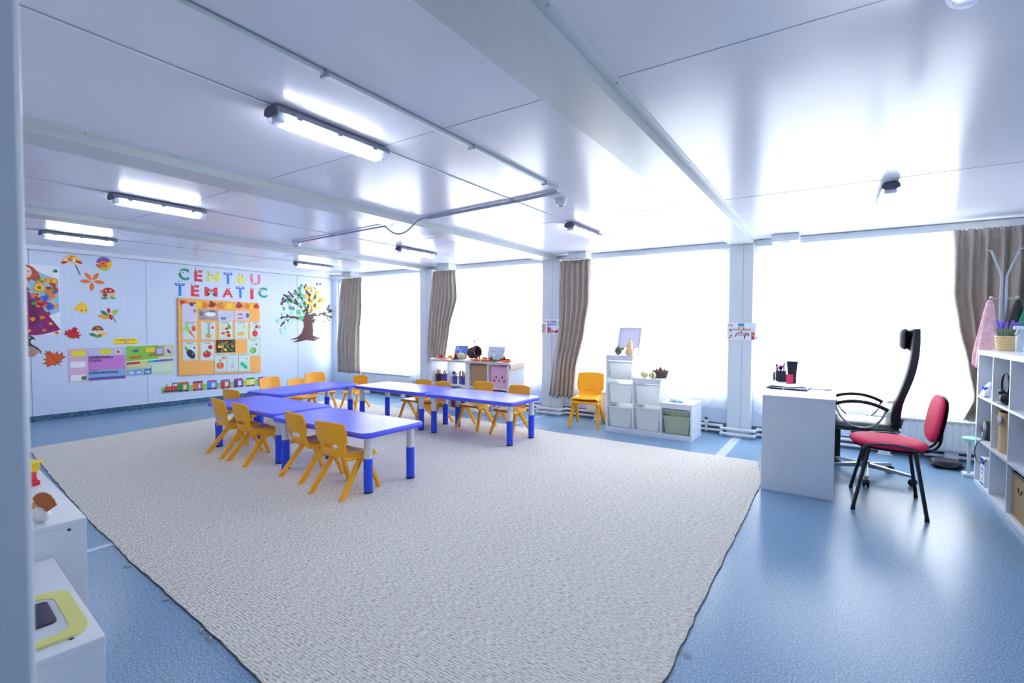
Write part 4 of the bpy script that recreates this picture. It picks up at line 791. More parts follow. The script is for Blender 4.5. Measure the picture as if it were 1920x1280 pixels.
def cup(x, y, z, m, lb, r=.047, h=.13, mesh=True):
    b = MB(); b.lathe([(r*.85, 0), (r*.86, .004), (r, h), (r*.94, h), (r*.8, .008)], m, (0, 0, 0), 16, caps=False); b.lathe([(r*.85, 0), (r*.85, .003)], m, n=16)
    o = one('pencil_cup', b, lb, 'cup', 'pencil cups in the cube shelf'); o.location = (x, y, z+.0005); return o
rd = random.Random(9)
def pens(x, y, z, n, h, cols, lbf, grp, name='pencil', cat='pencil', r=.034, th=.005):
    for i in range(n):
        a = rd.uniform(0, 6.28); q = r*math.sqrt(rd.random())*.6; dx, dy = q*math.cos(a), q*math.sin(a); hh = h*rd.uniform(.82, 1.08); c = cols[i % len(cols)]
        b = MB(); tip = Vector((dx*2.0, dy*2.0, hh)); base = Vector((dx*.5, dy*.5, .006))
        b.tube([base, base.lerp(tip, .86)], th, c, 7); b.tube([base.lerp(tip, .86), base.lerp(tip, .93), tip], th, K(230, 200, 160) if name == 'pencil' else M_INK, 7, rs=[th, th*.7, th*.15] if name == 'pencil' else [th*1.15, th*1.15, th])
        o = one(name, b, lbf, cat, grp); o.location = (x, y, z+.0005)
PC = [K(230, 120, 40), K(250, 210, 40), K(170, 60, 50), K(110, 70, 60), K(60, 80, 60), K(200, 60, 60)]
PD = [K(96, 66, 140), K(70, 60, 120), K(180, 120, 160), K(70, 50, 60), K(150, 140, 190)]
MK = [K(240, 240, 246), K(220, 30, 60), K(30, 60, 200), K(30, 30, 40), K(90, 190, 80), K(240, 230, 240)]
cup(-5.085, 5.62, ZR, K(44, 40, 60), 'black mesh cup of coloured pencils in the leftmost cube')
pens(-5.085, 5.62, ZR, 9, .215, PC, 'coloured pencil standing in the black mesh cup in the leftmost cube', 'pencils in the black cup', th=.0055)
cup(-4.968, 5.62, ZR, K(88, 66, 140), 'purple cup of dark pencils in the leftmost cube, next to the black one', .052)
pens(-4.968, 5.62, ZR, 10, .215, PD, 'dark or violet pencil standing in the purple cup in the leftmost cube', 'pencils in the purple cup')
for i, (x, y, c, d) in enumerate([(-4.747, 5.60, K(92, 84, 170), 'violet cup of felt pens at the left in the second cube'), (-4.665, 5.64, K(120, 130, 200), 'paler blue cup of felt pens in the middle of the second cube'), (-4.575, 5.60, K(90, 70, 150), 'violet cup with yellow-topped pens at the right of the second cube')]):
    cup(x, y, ZR, c, d, .042, .115)
    pens(x, y, ZR, 8, .19, MK if i < 2 else [K(246, 200, 40), K(140, 200, 60), K(40, 60, 180)], ['felt pen standing in the violet cup at the left of the second cube', 'felt pen standing in the paler middle cup of the second cube', 'felt pen standing in the yellow-topped cup of the second cube'][i], ['felt pens in the violet cup', 'felt pens in the middle cup', 'felt pens in the right cup'][i], 'felt_pen', 'pen', th=.006)
b = MB(); b.box(-.155, .15, 0, .30, 0, .315, K(176, 146, 104, .8)); o = one('cardboard_box', b, 'brown cardboard box filling the third cube of the window shelf', 'box', bevel=.004); o.location = (-4.235, SY0+.03, ZR+.0005)
def facebox(x, z, body, lb, w_=.29, h=.305):
    t = thing('storage_box', lb, 'storage box', (x, SY0+.035, z+.0005), group='fabric storage boxes with faces')
    b = MB(); hw = w_/2
    b.box(-hw, hw, 0, .008, 0, h, body); b.box(-hw, hw, .29, .298, 0, h, body); b.box(-hw, -hw+.008, .008, .29, 0, h, body); b.box(hw-.008, hw, .008, .29, 0, h, body); b.box(-hw, hw, .008, .29, 0, .008, body); b.build('box_body', t, bevel=.003)
    b = MB(); b.box(-hw+.009, hw-.009, .010, .288, h-.05, h-.045, K(150, 20, 60)); b.build('inner_lining', t, smooth=False)
    b = MB()
    for sx in (-1, 1): b.prism(circ(.011, 12, sx*.052, .155, .018), (0, -.0006, 0), (1, 0, 0), AZ, .001, M_INK); b.prism(circ(.018, 14, sx*.085, .105), (0, -.0006, 0), (1, 0, 0), AZ, .001, K(226, 40, 110)); b.tube([(sx*.07, -.001, .085), (sx*.105, -.001, .08), (sx*.13, -.001, .085)], .0012, K(110, 80, 100), 5)
    b.prism(circ(.011, 12, 0, .11), (0, -.0006, 0), (1, 0, 0), AZ, .001, M_INK); b.tube([(-.035, -.001, .088), (-.015, -.001, .080), (0, -.001, .095), (.015, -.001, .080), (.035, -.001, .088)], .0012, M_INK, 5)
    b.build('stitched_face', t)
    b = MB()
    for sx in (-1, 1): b.prism([(sx*.12+.022*math.cos(a), h-.03+.035*math.sin(a)) for a in [PI*i/8 for i in range(9)]], (0, -.0005, 0), (1, 0, 0), AZ, .003, body)
    b.build('ears', t)
facebox(-3.89, ZR, K(226, 186, 216, .8), 'pink fabric box with eyes and rosy cheeks in the fourth upper cube')
facebox(-3.89, .036, K(226, 226, 232, .8), 'pale fabric box with a face in the lower cube beneath the pink one')
b = MB(); b.box(-.14, .14, 0, .28, 0, .26, K(110, 70, 60, .8)); o = one('cardboard_box', b, 'dark brown box in the lower cube under the felt pens', 'box', bevel=.004); o.location = (-4.62, SY0+.04, .0365)
# cloth
b = MB()
def cl(u, v):
    x = -5.16+u*1.545; y = SY0-.012+v*.36; z = SZ+.003
    if x > -3.698: k = x+3.698; x = -3.692+.02*math.sin(k*40)*.3+.010; z = SZ+.003-k*1.15-(.012 if v < .5 else 0)
    if v < .1: z -= (.1-v)*.28*(1+.5*math.sin(u*30)); y = SY0-.006
    return (x, y, z+.002*math.sin(u*50+v*9)*(1 if z > SZ else 0)+.0025)
b.grid(cl, 90, 14, K(246, 230, 212, .9)); one('cloth_runner', b, 'cream cloth runner spread on the window shelves and hanging over the right end', 'cloth', solid=.002, offs=1)
ZT = SZ+.012
def picture_stand(x0, x1, y, h, lean, lb, draw, rz=0):
    t = thing('leaning_picture', lb, 'picture', (x0, y, ZT), rz, group='leaning pictures on the autumn display'); w_ = x1-x0
    M = Matrix.Rotation(-lean, 4, 'X')
    b = MB(); b.T = M; b.box(0, w_, 0, .012, 0, h, K(200, 222, 236)); b.build('frame', t, bevel=.002)
    b = MB(); b.T = M; k = [0]
    def sh(p, m): k[0] += 1; b.prism(p, (0, -.0004-k[0]*.0004, 0), (1, 0, 0), AZ, .0004, m)
    draw(sh, w_, h); b.build('print', t, smooth=False)
def p1(sh, w_, h):
    sh([(.01, .01), (w_-.01, .01), (w_-.01, h-.01), (.01, h-.01)], K(90, 130, 220)); sh([(.01, .01), (w_-.01, .01), (w_-.01, h*.4), (.01, h*.45)], K(216, 120, 120)); sh([(w_*.1, h*.6), (w_*.35, h*.65), (w_*.3, h*.9), (w_*.08, h*.9)], K(150, 200, 236)); sh([(w_*.35, h*.35), (w_*.4, h*.35), (w_*.62, h*.9), (w_*.56, h*.9)], K(236, 220, 224)); sh(circ(.014, 10, w_*.55, h*.85), K(230, 90, 90)); sh(circ(.022, 10, w_*.6, h*.35), K(240, 220, 200)); sh([(.01, .01), (w_*.2, .01), (w_*.1, h*.4), (.01, h*.5)], K(226, 80, 80))
def p2(sh, w_, h):
    sh([(.012, .012), (w_-.012, .012), (w_-.012, h-.012), (.012, h-.012)], K(196, 220, 226)); sh([(.012, h*.8), (w_-.012, h*.8), (w_-.012, h-.012), (.012, h-.012)], K(200, 210, 236)); sh([(w_*.2, h*.62), (w_*.5, h*.66), (w_*.5, h*.7), (w_*.2, h*.68)], K(220, 160, 180)); sh(circ(.03, 12, w_*.4, h*.4, .016), WH); sh(circ(.022, 12, w_*.68, h*.42), K(226, 190, 206)); sh([(w_*.1, h*.12), (w_*.9, h*.12), (w_*.9, h*.2), (w_*.1, h*.2)], K(180, 220, 214)); sh([(w_*.84, h*.3), (w_*.87, h*.3), (w_*.87, h*.8), (w_*.84, h*.8)], K(140, 190, 150))
picture_stand(-4.80, -4.55, 5.62, .205, .30, 'bright blue and red picture leaning left of the wicker basket', p1)
picture_stand(-4.175, -3.89, 5.62, .205, .28, 'pale blue picture leaning right of the wicker basket', p2)
def wicker(t, r, h, m, n=11, flare=1.25, name='woven_body', stakes=18, ov=1):
    b = MB()
    for j in range(n):
        z = h*(j+.5)/n; q = lerp(r, r*flare, (j/n)**.8)
        b.tube([((q+.0035*math.sin(stakes/2*a+(j % 2)*PI))*math.cos(a), (q+.0035*math.sin(stakes/2*a+(j % 2)*PI))*math.sin(a)*ov, z) for a in [2*PI*i/48 for i in range(48)]], h/n*.55, m, 6, closed=True)
    b.lathe([(r*.96, 0), (r*.96, .006)], m, n=24, sy=ov); b.lathe([(r*.93, .0), (r*flare*.95, h*.98)], m, n=24, sy=ov, caps=False)
    b.build(name, t)
DKW = K(86, 66, 70, .8)
t = thing('wicker_basket', 'dark wicker basket lying tipped on its side between the two pictures', 'basket', (-4.475, 5.63, ZT+.084)); t.rotation_euler = (0, R(76), R(-8))
wicker(t, .070, .16, DKW, flare=1.15)
b = MB(); rd = random.Random(3)
for i in range(9):
    a = rd.uniform(-.5, .9); L_ = rd.uniform(.12, .24); e_ = Vector((-.04-L_*math.cos(a)*.9, rd.uniform(-.03, .03), .06+L_*.75*math.sin(a)+.05)); b.tube([(rd.uniform(-.03, .03), .0, .07), Vector((0, 0, .09)).lerp(e_, .5)+Vector((0, 0, .012)), e_], .0032, K(100, 80, 80, .8), 5)
    if i < 4: b.ball(e_, .016, .006, .008, K(110, 90, 84, .8), 8, 5)
for i in range(40):
    a0 = rd.uniform(0, 6.28); a1 = a0+rd.uniform(.3, 1.2); q0 = .078; b.tube([(q0*math.cos(a0), q0*math.sin(a0), rd.uniform(.0, .16)), (q0*1.06*math.cos((a0+a1)/2), q0*1.06*math.sin((a0+a1)/2), rd.uniform(.0, .16)), (q0*math.cos(a1), q0*math.sin(a1), rd.uniform(0, .17))], .0035, K(74, 56, 60, .8), 5)
b.build('dry_twigs', t)
def orb(x, y, z, rx, rz, m, lb, name, cat, ribs=0, grp=None, stem=None, ry=None):
    t = thing(name, lb, cat, (x, y, z+.0005), group=grp)
    b = MB(); b.ball((0, 0, rz), rx, ry or rx, rz, m, 32 if ribs else 18, 12, ribs, .10); b.build('flesh', t, angle=60)
    if stem: b = MB(); b.tube([(0, 0, 2*rz-.012 if ribs else 2*rz-.004), (.004, 0, 2*rz+.008), (.012, .002, 2*rz+.018)], .005, stem, 7); b.build('stem', t)
    return t
orb(-4.82, 5.575, ZT, .038, .026, K(248, 186, 40), 'small yellow pumpkin near the curtain on the autumn display', 'mini_pumpkin', 'pumpkin', 8, 'small pumpkins', K(120, 110, 60))
orb(-4.20, 5.60, ZT, .034, .026, K(250, 180, 60), 'small orange-yellow pumpkin right of the wicker basket', 'mini_pumpkin', 'pumpkin', 8, 'small pumpkins', K(120, 110, 60))
orb(-4.595, 5.555, ZT, .062, .047, noise_mix('melon_skin', (206, 204, 130), (188, 206, 186), 12, .4), 'pale yellow-green gourd in front of the blue picture', 'gourd', 'gourd', 0, None, K(130, 130, 80), .05)
def cone_(x, y, lb, s=1):
    b = MB()
    for j in range(6):
        q = .026*(1-j/6.5)*s; b.lathe([(q, .008*j*s), (q*.55, (.008*j+.008)*s)], K(70, 48, 44, .8), n=9)
    o = one('pine_cone', b, lb, 'pine cone', 'pine cones on the autumn display'); o.location = (x, y, ZT+.012)
cone_(-4.70, 5.56, 'pine cone on the brown leaf left of the gourd', 1.3); cone_(-4.06, 5.58, 'pine cone in front of the pale picture', 1.1); cone_(-3.85, 5.60, 'pine cone near the right end of the display', 1.3); cone_(-5.00, 5.58, 'pine cone beside the curtain on the display')
def felt_leaf(x, y, m, r_, s_, lb):
    b = MB(); b.prism(off(MAPLE, 0, 0, s_*1.2, r_), (0, 0, 0), (1, 0, 0), (0, 1, 0), .012, m); o = one('felt_leaf', b, lb, 'decorative leaf', 'felt leaves on the autumn display', bevel=.002); o.location = (x, y, ZT+.001)
felt_leaf(-4.93, 5.57, O1, .4, .06, 'orange felt leaf at the curtain end of the display'); felt_leaf(-4.70, 5.56, K(110, 50, 40), 1, .055, 'dark brown felt leaf under the pine cone')
felt_leaf(-4.30, 5.56, K(240, 120, 40), 2, .08, 'orange felt leaf in front of the wicker basket'); felt_leaf(-4.12, 5.56, K(244, 130, 50), .2, .075, 'orange felt leaf before the pale picture'); felt_leaf(-3.98, 5.555, K(130, 60, 40), 1.3, .065, 'brown felt leaf before the pale picture'); felt_leaf(-3.79, 5.57, K(244, 126, 60), 2.2, .07, 'orange felt leaf at the right end of the display'); felt_leaf(-5.06, 5.58, K(190, 120, 110), .5, .05, 'faded felt leaf at the far left of the display')
rd = random.Random(6)
for i in range(34):
    x = rd.choice([-4.34, -4.30, -4.10, -4.04, -3.95, -3.86, -3.76, -5.0, -4.97])+rd.uniform(-.03, .03); r_ = rd.uniform(.011, .016)
    b = MB(); b.ball((0, 0, r_), r_, r_, r_, [K(190, 20, 50), K(160, 16, 50), K(214, 40, 60)][i % 3], 10, 7); o = one('berry', b, 'red berry scattered among the felt leaves on the display', 'berry', 'red berries on the autumn display'); o.location = (x, 5.53+rd.uniform(0, .07), ZT+.014)

# ---------------------------------------------------------------- stepped tub shelf
TX, TY = -2.285, 5.468
t = thing('tub_shelf', 'white stepped shelf with plastic tubs beneath the window', 'shelf', (TX, TY, 0), R(-1.0))
cw, D_ = .328, .42; hs = (.915, .660, .405); b = MB(); tw = .018
b.box(0, 3*cw+tw, 0, D_, 0, .055, M_WHITE)
for i, h in enumerate(hs):
    b.box(i*cw, (i+1)*cw+tw, 0, D_, h-tw, h, M_WHITE); b.box(i*cw, i*cw+tw, 0, D_, .055, h-tw, M_WHITE); b.box(i*cw+tw, (i+1)*cw, .0, .018, h-.06, h-tw, M_WHITE)
b.box(3*cw, 3*cw+tw, 0, D_, .055, hs[2]-tw, M_WHITE); b.build('stepped_frame', t, bevel=.0015)
Mx = t.matrix_basis.copy()
def tub(i, z0, z1, m, lb, fill=None, fillh=.05):
    q = thing('plastic_tub', lb, 'tub', group='plastic tubs in the stepped shelf'); q.matrix_basis = Matrix.Translation((TX, TY, 0)) @ Matrix.Rotation(R(-1.0), 4, 'Z') @ Matrix.Translation((i*cw+tw+cw/2-.009, .02, z0))
    h = z1-z0; w0, w1 = .125, .145; d0, d1 = .34, .37
    def ring(w_, y0, y1, z): return [(-w_, y0, z), (w_, y0, z), (w_, y1, z), (-w_, y1, z)]
    b = MB(); rs = [ring(w0, .02, d0, 0), ring(w1, .004, d1, h), ring(w1-.004, .008, d1-.004, h), ring(w0-.004, .024, d0-.004, .004)]
    vs = [p for r in rs for p in r]; fs = [(3, 2, 1, 0)]+[(k*4+j, k*4+(j+1) % 4, (k+1)*4+(j+1) % 4, (k+1)*4+j) for k in range(3) for j in range(4)]+[(12, 13, 14, 15)]
    b.add(vs, fs, m); b.build('tub_body', q, bevel=.006)
    b = MB(); b.box(-w1-.005, w1+.005, -.008, .006, h-.012, h+.004, M_WHITE if m is M_TUB else m); b.box(-w1-.005, -w1+.004, .006, d1, h-.008, h+.002, M_WHITE if m is M_TUB else m); b.box(w1-.004, w1+.005, .006, d1, h-.008, h+.002, M_WHITE if m is M_TUB else m); b.build('rim', q, bevel=.002)
    if fill:
        rr = random.Random(int(z0*100)+i)
        for k in range(10):
            b = MB(); sz = rr.uniform(.022, .036); b.ball((0, 0, 0), sz, sz, sz*.8, fill[k % len(fill)], 10, 6)
            o = one('toy_piece', b, ['coloured toy piece inside the lowest left tub', 'pink toy piece inside the top tub', 'green toy piece inside a clear tub'][0 if len(fill) == 4 else 1 if len(fill) == 2 else 2], 'toy', ['toys in the lowest left tub', 'toys in the top tub', 'toys in the clear tubs'][0 if len(fill) == 4 else 1 if len(fill) == 2 else 2])
            o.matrix_basis = q.matrix_basis @ Matrix.Translation((rr.uniform(-.085, .085), .06+rr.uniform(0, .22), .006+sz*.8+(k//6)*.035))
FP = [K(240, 180, 170), K(236, 160, 150)]
tub(0, .625, .835, M_TUB, 'frosted tub with pink contents at the top of the tall column', FP); tub(0, .350, .580, M_TUB, 'frosted tub in the middle of the tall column'); tub(0, .062, .300, M_TUB, 'frosted tub with blue and green toys, lowest in the tall column', [K(120, 180, 230), K(170, 220, 170), K(220, 226, 150), K(90, 150, 220)])
tub(1, .355, .590, M_TUB, 'frosted tub at the top of the middle column'); tub(1, .062, .320, M_TUB, 'frosted tub at the bottom of the middle column')
tub(2, .275, .330, M_TUBG, 'shallow clear tub at the top of the low column', [K(200, 210, 170)]); tub(2, .062, .255, M_TUBG, 'deep clear greenish tub at the bottom of the low column', [K(214, 220, 180)])
def on_shelf(x, y, z): p = Matrix.Translation((TX, TY, 0)) @ Matrix.Rotation(R(-1.0), 4, 'Z') @ Vector((x, y, z)); return p
p = on_shelf(.125, .07, .9155); orb(p.x, p.y, p.z, .044, .050, noise_mix('dark_gourd_skin', (40, 76, 56), (96, 130, 100), 26, .4), 'dark green gourd on the tall step of the tub shelf', 'gourd', 'gourd', 10, None, K(90, 110, 70))
p = on_shelf(.262, .075, .9155); t = thing('butternut_squash', 'butternut squash with googly eyes standing on the tall step', 'squash', tuple(p))
b = MB(); b.lathe([(.005, 0), (.040, .004), (.052, .03), (.05, .055), (.036, .085), (.031, .12), (.033, .15), (.026, .172), (.006, .180)], soft('squash_skin', (240, 204, 150), .45), n=22); b.build('flesh', t, angle=80)
b = MB(); b.tube([(0, 0, .178), (.004, 0, .195)], .007, K(180, 150, 100), 8); b.build('stem', t)
for sx in (-1, 1):
    b = MB(); b.ball((sx*.016, -.032, .125), .011, .006, .011, WH, 10, 7); b.ball((sx*.016+.001, -.037, .123), .005, .003, .005, M_INK, 8, 6); b.build('googly_eye', t)
p = on_shelf(.175, .22, .9155); t = thing('whiteboard_easel', 'small tabletop easel with a white board and dotted border', 'easel', tuple(p), R(-4))
Mt = Matrix.Rotation(R(-16), 4, 'X')
b = MB(); b.T = Mt
for x0_, x1_, z0_, z1_ in ((-.145, .145, .325, .34), (-.145, .145, .085, .10), (-.145, -.13, .0, .34), (.13, .145, .0, .34)): b.box(x0_, x1_, 0, .014, z0_, z1_, K(226, 214, 208)); b.build
b.build('easel_frame', t, bevel=.002)
b = MB(); b.T = Mt; b.box(-.13, .13, .003, .011, .10, .325, K(226, 224, 250, .3)); b.build('board', t, smooth=False)
b = MB(); b.T = Mt
for k in range(10): b.prism(circ(.005, 6, -.115+k*.0255, .312), (0, .0025, 0), (1, 0, 0), AZ, .0006, K(60, 56, 80))
for k in range(6):
    for x in (-.118, .118): b.prism(circ(.005, 6, x, .13+k*.03), (0, .0025, 0), (1, 0, 0), AZ, .0006, K(80, 70, 110))
b.build('dotted_border', t, smooth=False)
b = MB(); b.T = Mt; b.box(-.145, .145, -.025, .0, .045, .052, K(236, 220, 190)); b.box(-.1, -.05, .0, .008, .055, .082, K(60, 130, 90)); b.prism(circ(.02, 10, .07, .065), (0, .0, 0), (1, 0, 0), AZ, .004, K(200, 150, 190)); b.build('tray', t, smooth=False)
b = MB()
for sx in (-1, 1): b.tube([(sx*.138, .10, .30), (sx*.16, .19, .004)], .004, K(226, 200, 180), 6)
b.tube([(-.16, .185, .02), (.16, .185, .02)], .004, K(226, 200, 180), 6); b.build('rear_stand', t)
p = on_shelf(.43, .12, .6605); orb(p.x, p.y, p.z, .046, .035, K(206, 218, 150), 'round pale green gourd on the middle step', 'gourd', 'gourd', 0, None, K(120, 130, 80))
p = on_shelf(.545, .06, .6605); t = thing('striped_gourd', 'green and cream striped gourd on the middle step', 'gourd', tuple(p))
b = MB(); M1, M2 = K(70, 100, 60), K(232, 232, 170); n_ = 20
vs = []; 
for i in range(11):
    a = -PI/2+PI*i/10
    for j in range(n_): bb = 2*PI*j/n_; vs.append((.040*math.cos(a)*math.cos(bb), .040*math.cos(a)*math.sin(bb), .040+.040*math.sin(a)))
for j in range(n_): b.add([vs[i*n_+(j+d) % n_] for i in range(11) for d in (0, 1)], [(i*2, i*2+1, i*2+3, i*2+2) for i in range(10)], M1 if j % 4 == 0 else M2)
b.build('striped_skin', t, angle=60)
b = MB(); b.tube([(0, 0, .078), (.004, 0, .094)], .005, K(110, 120, 70), 7); b.build('stem', t)
p = on_shelf(.585, .22, .6605); t = thing('wicker_basket', 'dark wicker basket filled with cones on the middle step', 'basket', tuple(p)); wicker(t, .062, .085, K(104, 84, 84, .8), n=7, flare=1.45)
for i, (a, r_) in enumerate([(0, 0), (0, .045), (1.6, .045), (3.1, .045), (4.6, .045)]):
    b = MB()
    for j in range(6): q = .028*(1-j/6.5); b.lathe([(q, .009*j), (q*.55, .009*j+.009)], K(96, 66, 60, .8), n=9)
    o = one('pine_cone', b, 'pine cone inside the dark wicker basket on the middle step', 'pine cone', 'pine cones in the wicker basket'); o.location = (p.x+r_*math.cos(a), p.y+r_*math.sin(a), p.z+.055+(.02 if r_ == 0 else 0))
p = on_shelf(.80, .16, .4055); b = MB(); b.grid(lambda u, v: ((u-.5)*.17+.01*math.sin(v*7), (v-.5)*.12, .006+.030*math.sin(PI*u)**.6*math.sin(PI*v)**.6+.005*math.sin(u*17+v*11)), 18, 14, K(150, 204, 240, .25)); b.grid(lambda u, v: ((u-.5)*.17+.01*math.sin(v*7), (v-.5)*.12, .001), 2, 2, K(210, 230, 250, .25)); o = one('plastic_bag', b, 'crumpled light blue plastic packet on the lowest step', 'bag', angle=60); o.location = p

# ---------------------------------------------------------------- desk and what stands on it
DX0, DX1, DY0, DY1, DH = -.465, .008, 4.19, 5.60, .733
t = thing('desk', 'white panel desk with its solid end facing the room', 'desk')
b = MB(); b.box(DX0, DX1, DY0, DY1, DH-.022, DH, M_WHITE); b.build('desktop', t, bevel=.0015)
for y in (DY0, DY1-.022): b = MB(); b.box(DX0+.001, DX1-.001, y+.001, y+.022, .0005, DH-.0225, M_WHITE); b.build('end_panel', t, bevel=.0015)
b = MB(); b.box(DX0+.02, DX0+.036, DY0+.022, DY1-.022, .25, DH-.0225, M_WHITE); b.build('back_panel', t, smooth=False)
t = thing('computer_tower', 'black computer tower under the desk behind its end panel', 'computer', (-.05, 5.48, .0005))
b = MB(); b.box(-.10, .10, -.085, .085, 0, .44, M_BLACK); b.build('case', t, bevel=.005)
b = MB(); b.box(.1005, .103, -.07, .07, .05, .40, K(44, 30, 40)); b.build('side_panel', t, bevel=.001)
ZD = DH+.0005
t = thing('pen_holder', 'black mesh pen holder with green and teal sides on the desk', 'pen holder', (-.438, 5.36, ZD))
b = MB(); b.lathe([(.046, 0), (.048, .10), (.045, .10), (.043, .004)], K(50, 46, 66), n=18, caps=False); b.lathe([(.040, 0), (.040, .004)], K(50, 46, 66), n=18); b.build('cup_body', t)
b = MB(); b.box(-.066, -.050, -.02, .02, 0, .085, K(40, 120, 80)); b.build('green_compartment', t, bevel=.002)
b = MB(); b.box(.050, .066, -.02, .02, 0, .07, K(90, 190, 190)); b.build('teal_compartment', t, bevel=.002)
for i, (dx, dy, h, c, hd, lb) in enumerate([(-.036, 0, .135, K(90, 20, 40), .011, 'dark red pen in the desk holder'), (-.028, .01, .112, K(240, 180, 50), .007, 'yellow pen in the desk holder'), (-.004, .01, .112, K(40, 20, 190), .019, 'blue ball-topped pen in the desk holder'), (.022, -.01, .130, O1, .012, 'orange pen in the desk holder'), (.026, .01, .150, K(50, 130, 220), .009, 'tall blue pen in the desk holder')]):
    b = MB(); h += .02; b.tube([(0, 0, .006), (0, 0, h-.01)], .005, c, 8); b.ball((0, 0, h-.004), hd, hd*.8, hd*1.3, c, 10, 8); o = one('pen', b, lb, 'pen', 'pens in the desk holder'); o.location = (-.438+dx, 5.36+dy, ZD)
b = MB(); b.tube([(0, 0, .004), (-.085, -.02, .095)], .0035, M_BLACK, 7); o = one('pen', b, 'thin black pen leaning out to the left of the desk holder', 'pen', 'pens in the desk holder'); o.location = (-.452, 5.29, ZD)
b = MB()
vs = [(sx*(.034+.013*v-.004*math.sin(PI*v)), sy*(.022+.006*v), .0+.205*v) for v in (0, .25, .5, .75, 1) for sx, sy in ((-1, -1), (1, -1), (1, 1), (-1, 1))]
b.add(vs, [(3, 2, 1, 0), (16, 17, 18, 19)]+[(i*4+j, i*4+(j+1) % 4, (i+1)*4+(j+1) % 4, (i+1)*4+j) for i in range(4) for j in range(4)], K(24, 24, 44, .35)); o = one('speaker', b, 'tall dark flared desktop speaker on the desk', 'speaker', bevel=.006); o.location = (-.335, 5.22, ZD)
b = MB(); b.box(-.027, .027, -.012, .012, 0, .085, K(240, 60, 100)); o = one('sticky_note_block', b, 'pink note block standing in front of the dark speaker', 'note block', bevel=.002); o.location = (-.35, 5.165, ZD)
b = MB(); b.box(-.15, .15, -.10, .10, 0, .014, K(60, 60, 92, .4)); b.prism(circ(.008, 10, -.02, 0), (0, -.1005, .007), (1, 0, 0), AZ, .001, K(210, 210, 220)); o = one('folder', b, 'dark closed folder under the loose papers on the desk', 'folder', bevel=.003); o.location = (-.33, 4.73, ZD); o.rotation_euler = (0, 0, -.08)
for i, (x, y, r_, lb) in enumerate([(-.345, 4.80, .15, 'curled white sheet on top of the dark folder'), (-.115, 4.90, -.2, 'white sheet sticking out to the right of the folder')]):
    b = MB(); b.grid(lambda u, v: ((u-.5)*(.29 if i == 0 else .2), (v-.5)*.20, .002+.016*(2*u-1)**2*(1 if i == 0 else .4)+.004*v), 14, 6, M_PAPER); o = one('paper_sheet', b, lb, 'paper', 'loose papers on the desk', solid=.0012, offs=1); o.location = (x, y, ZD+(.0145 if i == 0 else 0)); o.rotation_euler = (0, 0, r_)
t = thing('eyeglasses', 'thin-framed glasses lying at the right side of the desk', 'glasses', (-.12, 5.05, ZD))
b = MB(); b.tube([(-.03+.02*math.cos(a), 0, .018+.016*math.sin(a)) for a in [2*PI*i/14 for i in range(14)]], .0014, M_ALU, 5, closed=True); b.tube([(.03+.02*math.cos(a), 0, .018+.016*math.sin(a)) for a in [2*PI*i/14 for i in range(14)]], .0014, M_ALU, 5, closed=True); b.tube([(-.01, 0, .022), (.01, 0, .022)], .0014, M_ALU, 5); b.build('lens_rims', t)
b = MB()
for sx in (-1, 1): b.tube([(sx*.05, 0, .02), (sx*.05, .10, .003)], .0013, M_ALU, 5)
b.build('temple_arms', t)

# ---------------------------------------------------------------- office chair
cx, cy = .22, 5.05
M_LEA = mat('black_leather', (20, 20, 34), .3, spec=.6)
t = thing('office_chair', 'black high-backed office chair with chrome arms at the desk', 'office chair', (cx, cy, 0))
ang = [-90, -18, 54, 126, 198]
b = MB()
for a in ang:
    a = R(a); d = Vector((math.cos(a), math.sin(a), 0)); b.bar(d*.02+Vector((0, 0, .105)), d*.33+Vector((0, 0, .075)), .05, .035, M_ALU, .030, .020, side=(-d.y, d.x, 0))
b.lathe([(.035, .08), (.04, .09), (.04, .13), (.03, .14)], M_ALU, n=18); b.build('star_base', t, bevel=.004)
for a in ang:
    a = R(a); d = Vector((math.cos(a), math.sin(a), 0)); b = MB(); p = d*.325
    for s_ in (-1, 1):
        q = p+Vector((-d.y, d.x, 0))*s_*.014+Vector((0, 0, .0295)); n_ = Vector((-d.y, d.x, 0)); b.tube([q-n_*.008, q+n_*.008], .028, M_BLACK, 16)
    b.tube([p+Vector((0, 0, .055)), p+Vector((0, 0, .075))], .010, M_ALU, 8); b.ball(p+Vector((0, 0, .035)), .026, .026, .022, M_BLACK, 10, 6); b.build('caster', t)
b = MB(); b.lathe([(.028, .14), (.028, .28), (.018, .28), (.018, .39)], M_BLACK, n=16); b.build('gas_column', t)
b = MB(); b.box(-.10, .14, -.10, .10, .375, .40, M_BLACK); b.tube([(0, -.08, .38), (-.02, -.22, .37)], .006, M_CHROME, 7); b.build('seat_mechanism', t, bevel=.004)
def pad(b, x0, x1, y0, y1, z0, z1, m, e=.35, nu=16):      # puffed cushion
    def top(s): return lambda u, v: (lerp(x0, x1, u), lerp(y0, y1, v), (z0+z1)/2+s*(z1-z0)/2*(1-abs(2*u-1)**5)**.6*(1-abs(2*v-1)**5)**.6)
    b.grid(top(1), nu, nu, m); b.grid(lambda u, v: top(-1)(1-u, v), nu, nu, m)
b = MB(); pad(b, -.27, .22, -.25, .25, .40, .495, M_LEA); b.build('seat', t, angle=60)
FR = [(1705, 654), (1702, 682), (1691, 712), (1676, 750), (1668, 772), (1668, 804)]
prof = [(.485, 1.247, .545, 1.249), (.478, 1.15, .545, 1.18), (.470, 1.08, .543, 1.10), (.460, .97, .532, .98), (.425, .83, .508, .86), (.388, .71, .468, .74), (.365, .62, .440, .65), (.358, .54, .432, .55), (.362, .46, .440, .46)]
b = MB(); hw = [.15, .17, .20, .22, .235, .24, .235, .22, .20]
vs = []
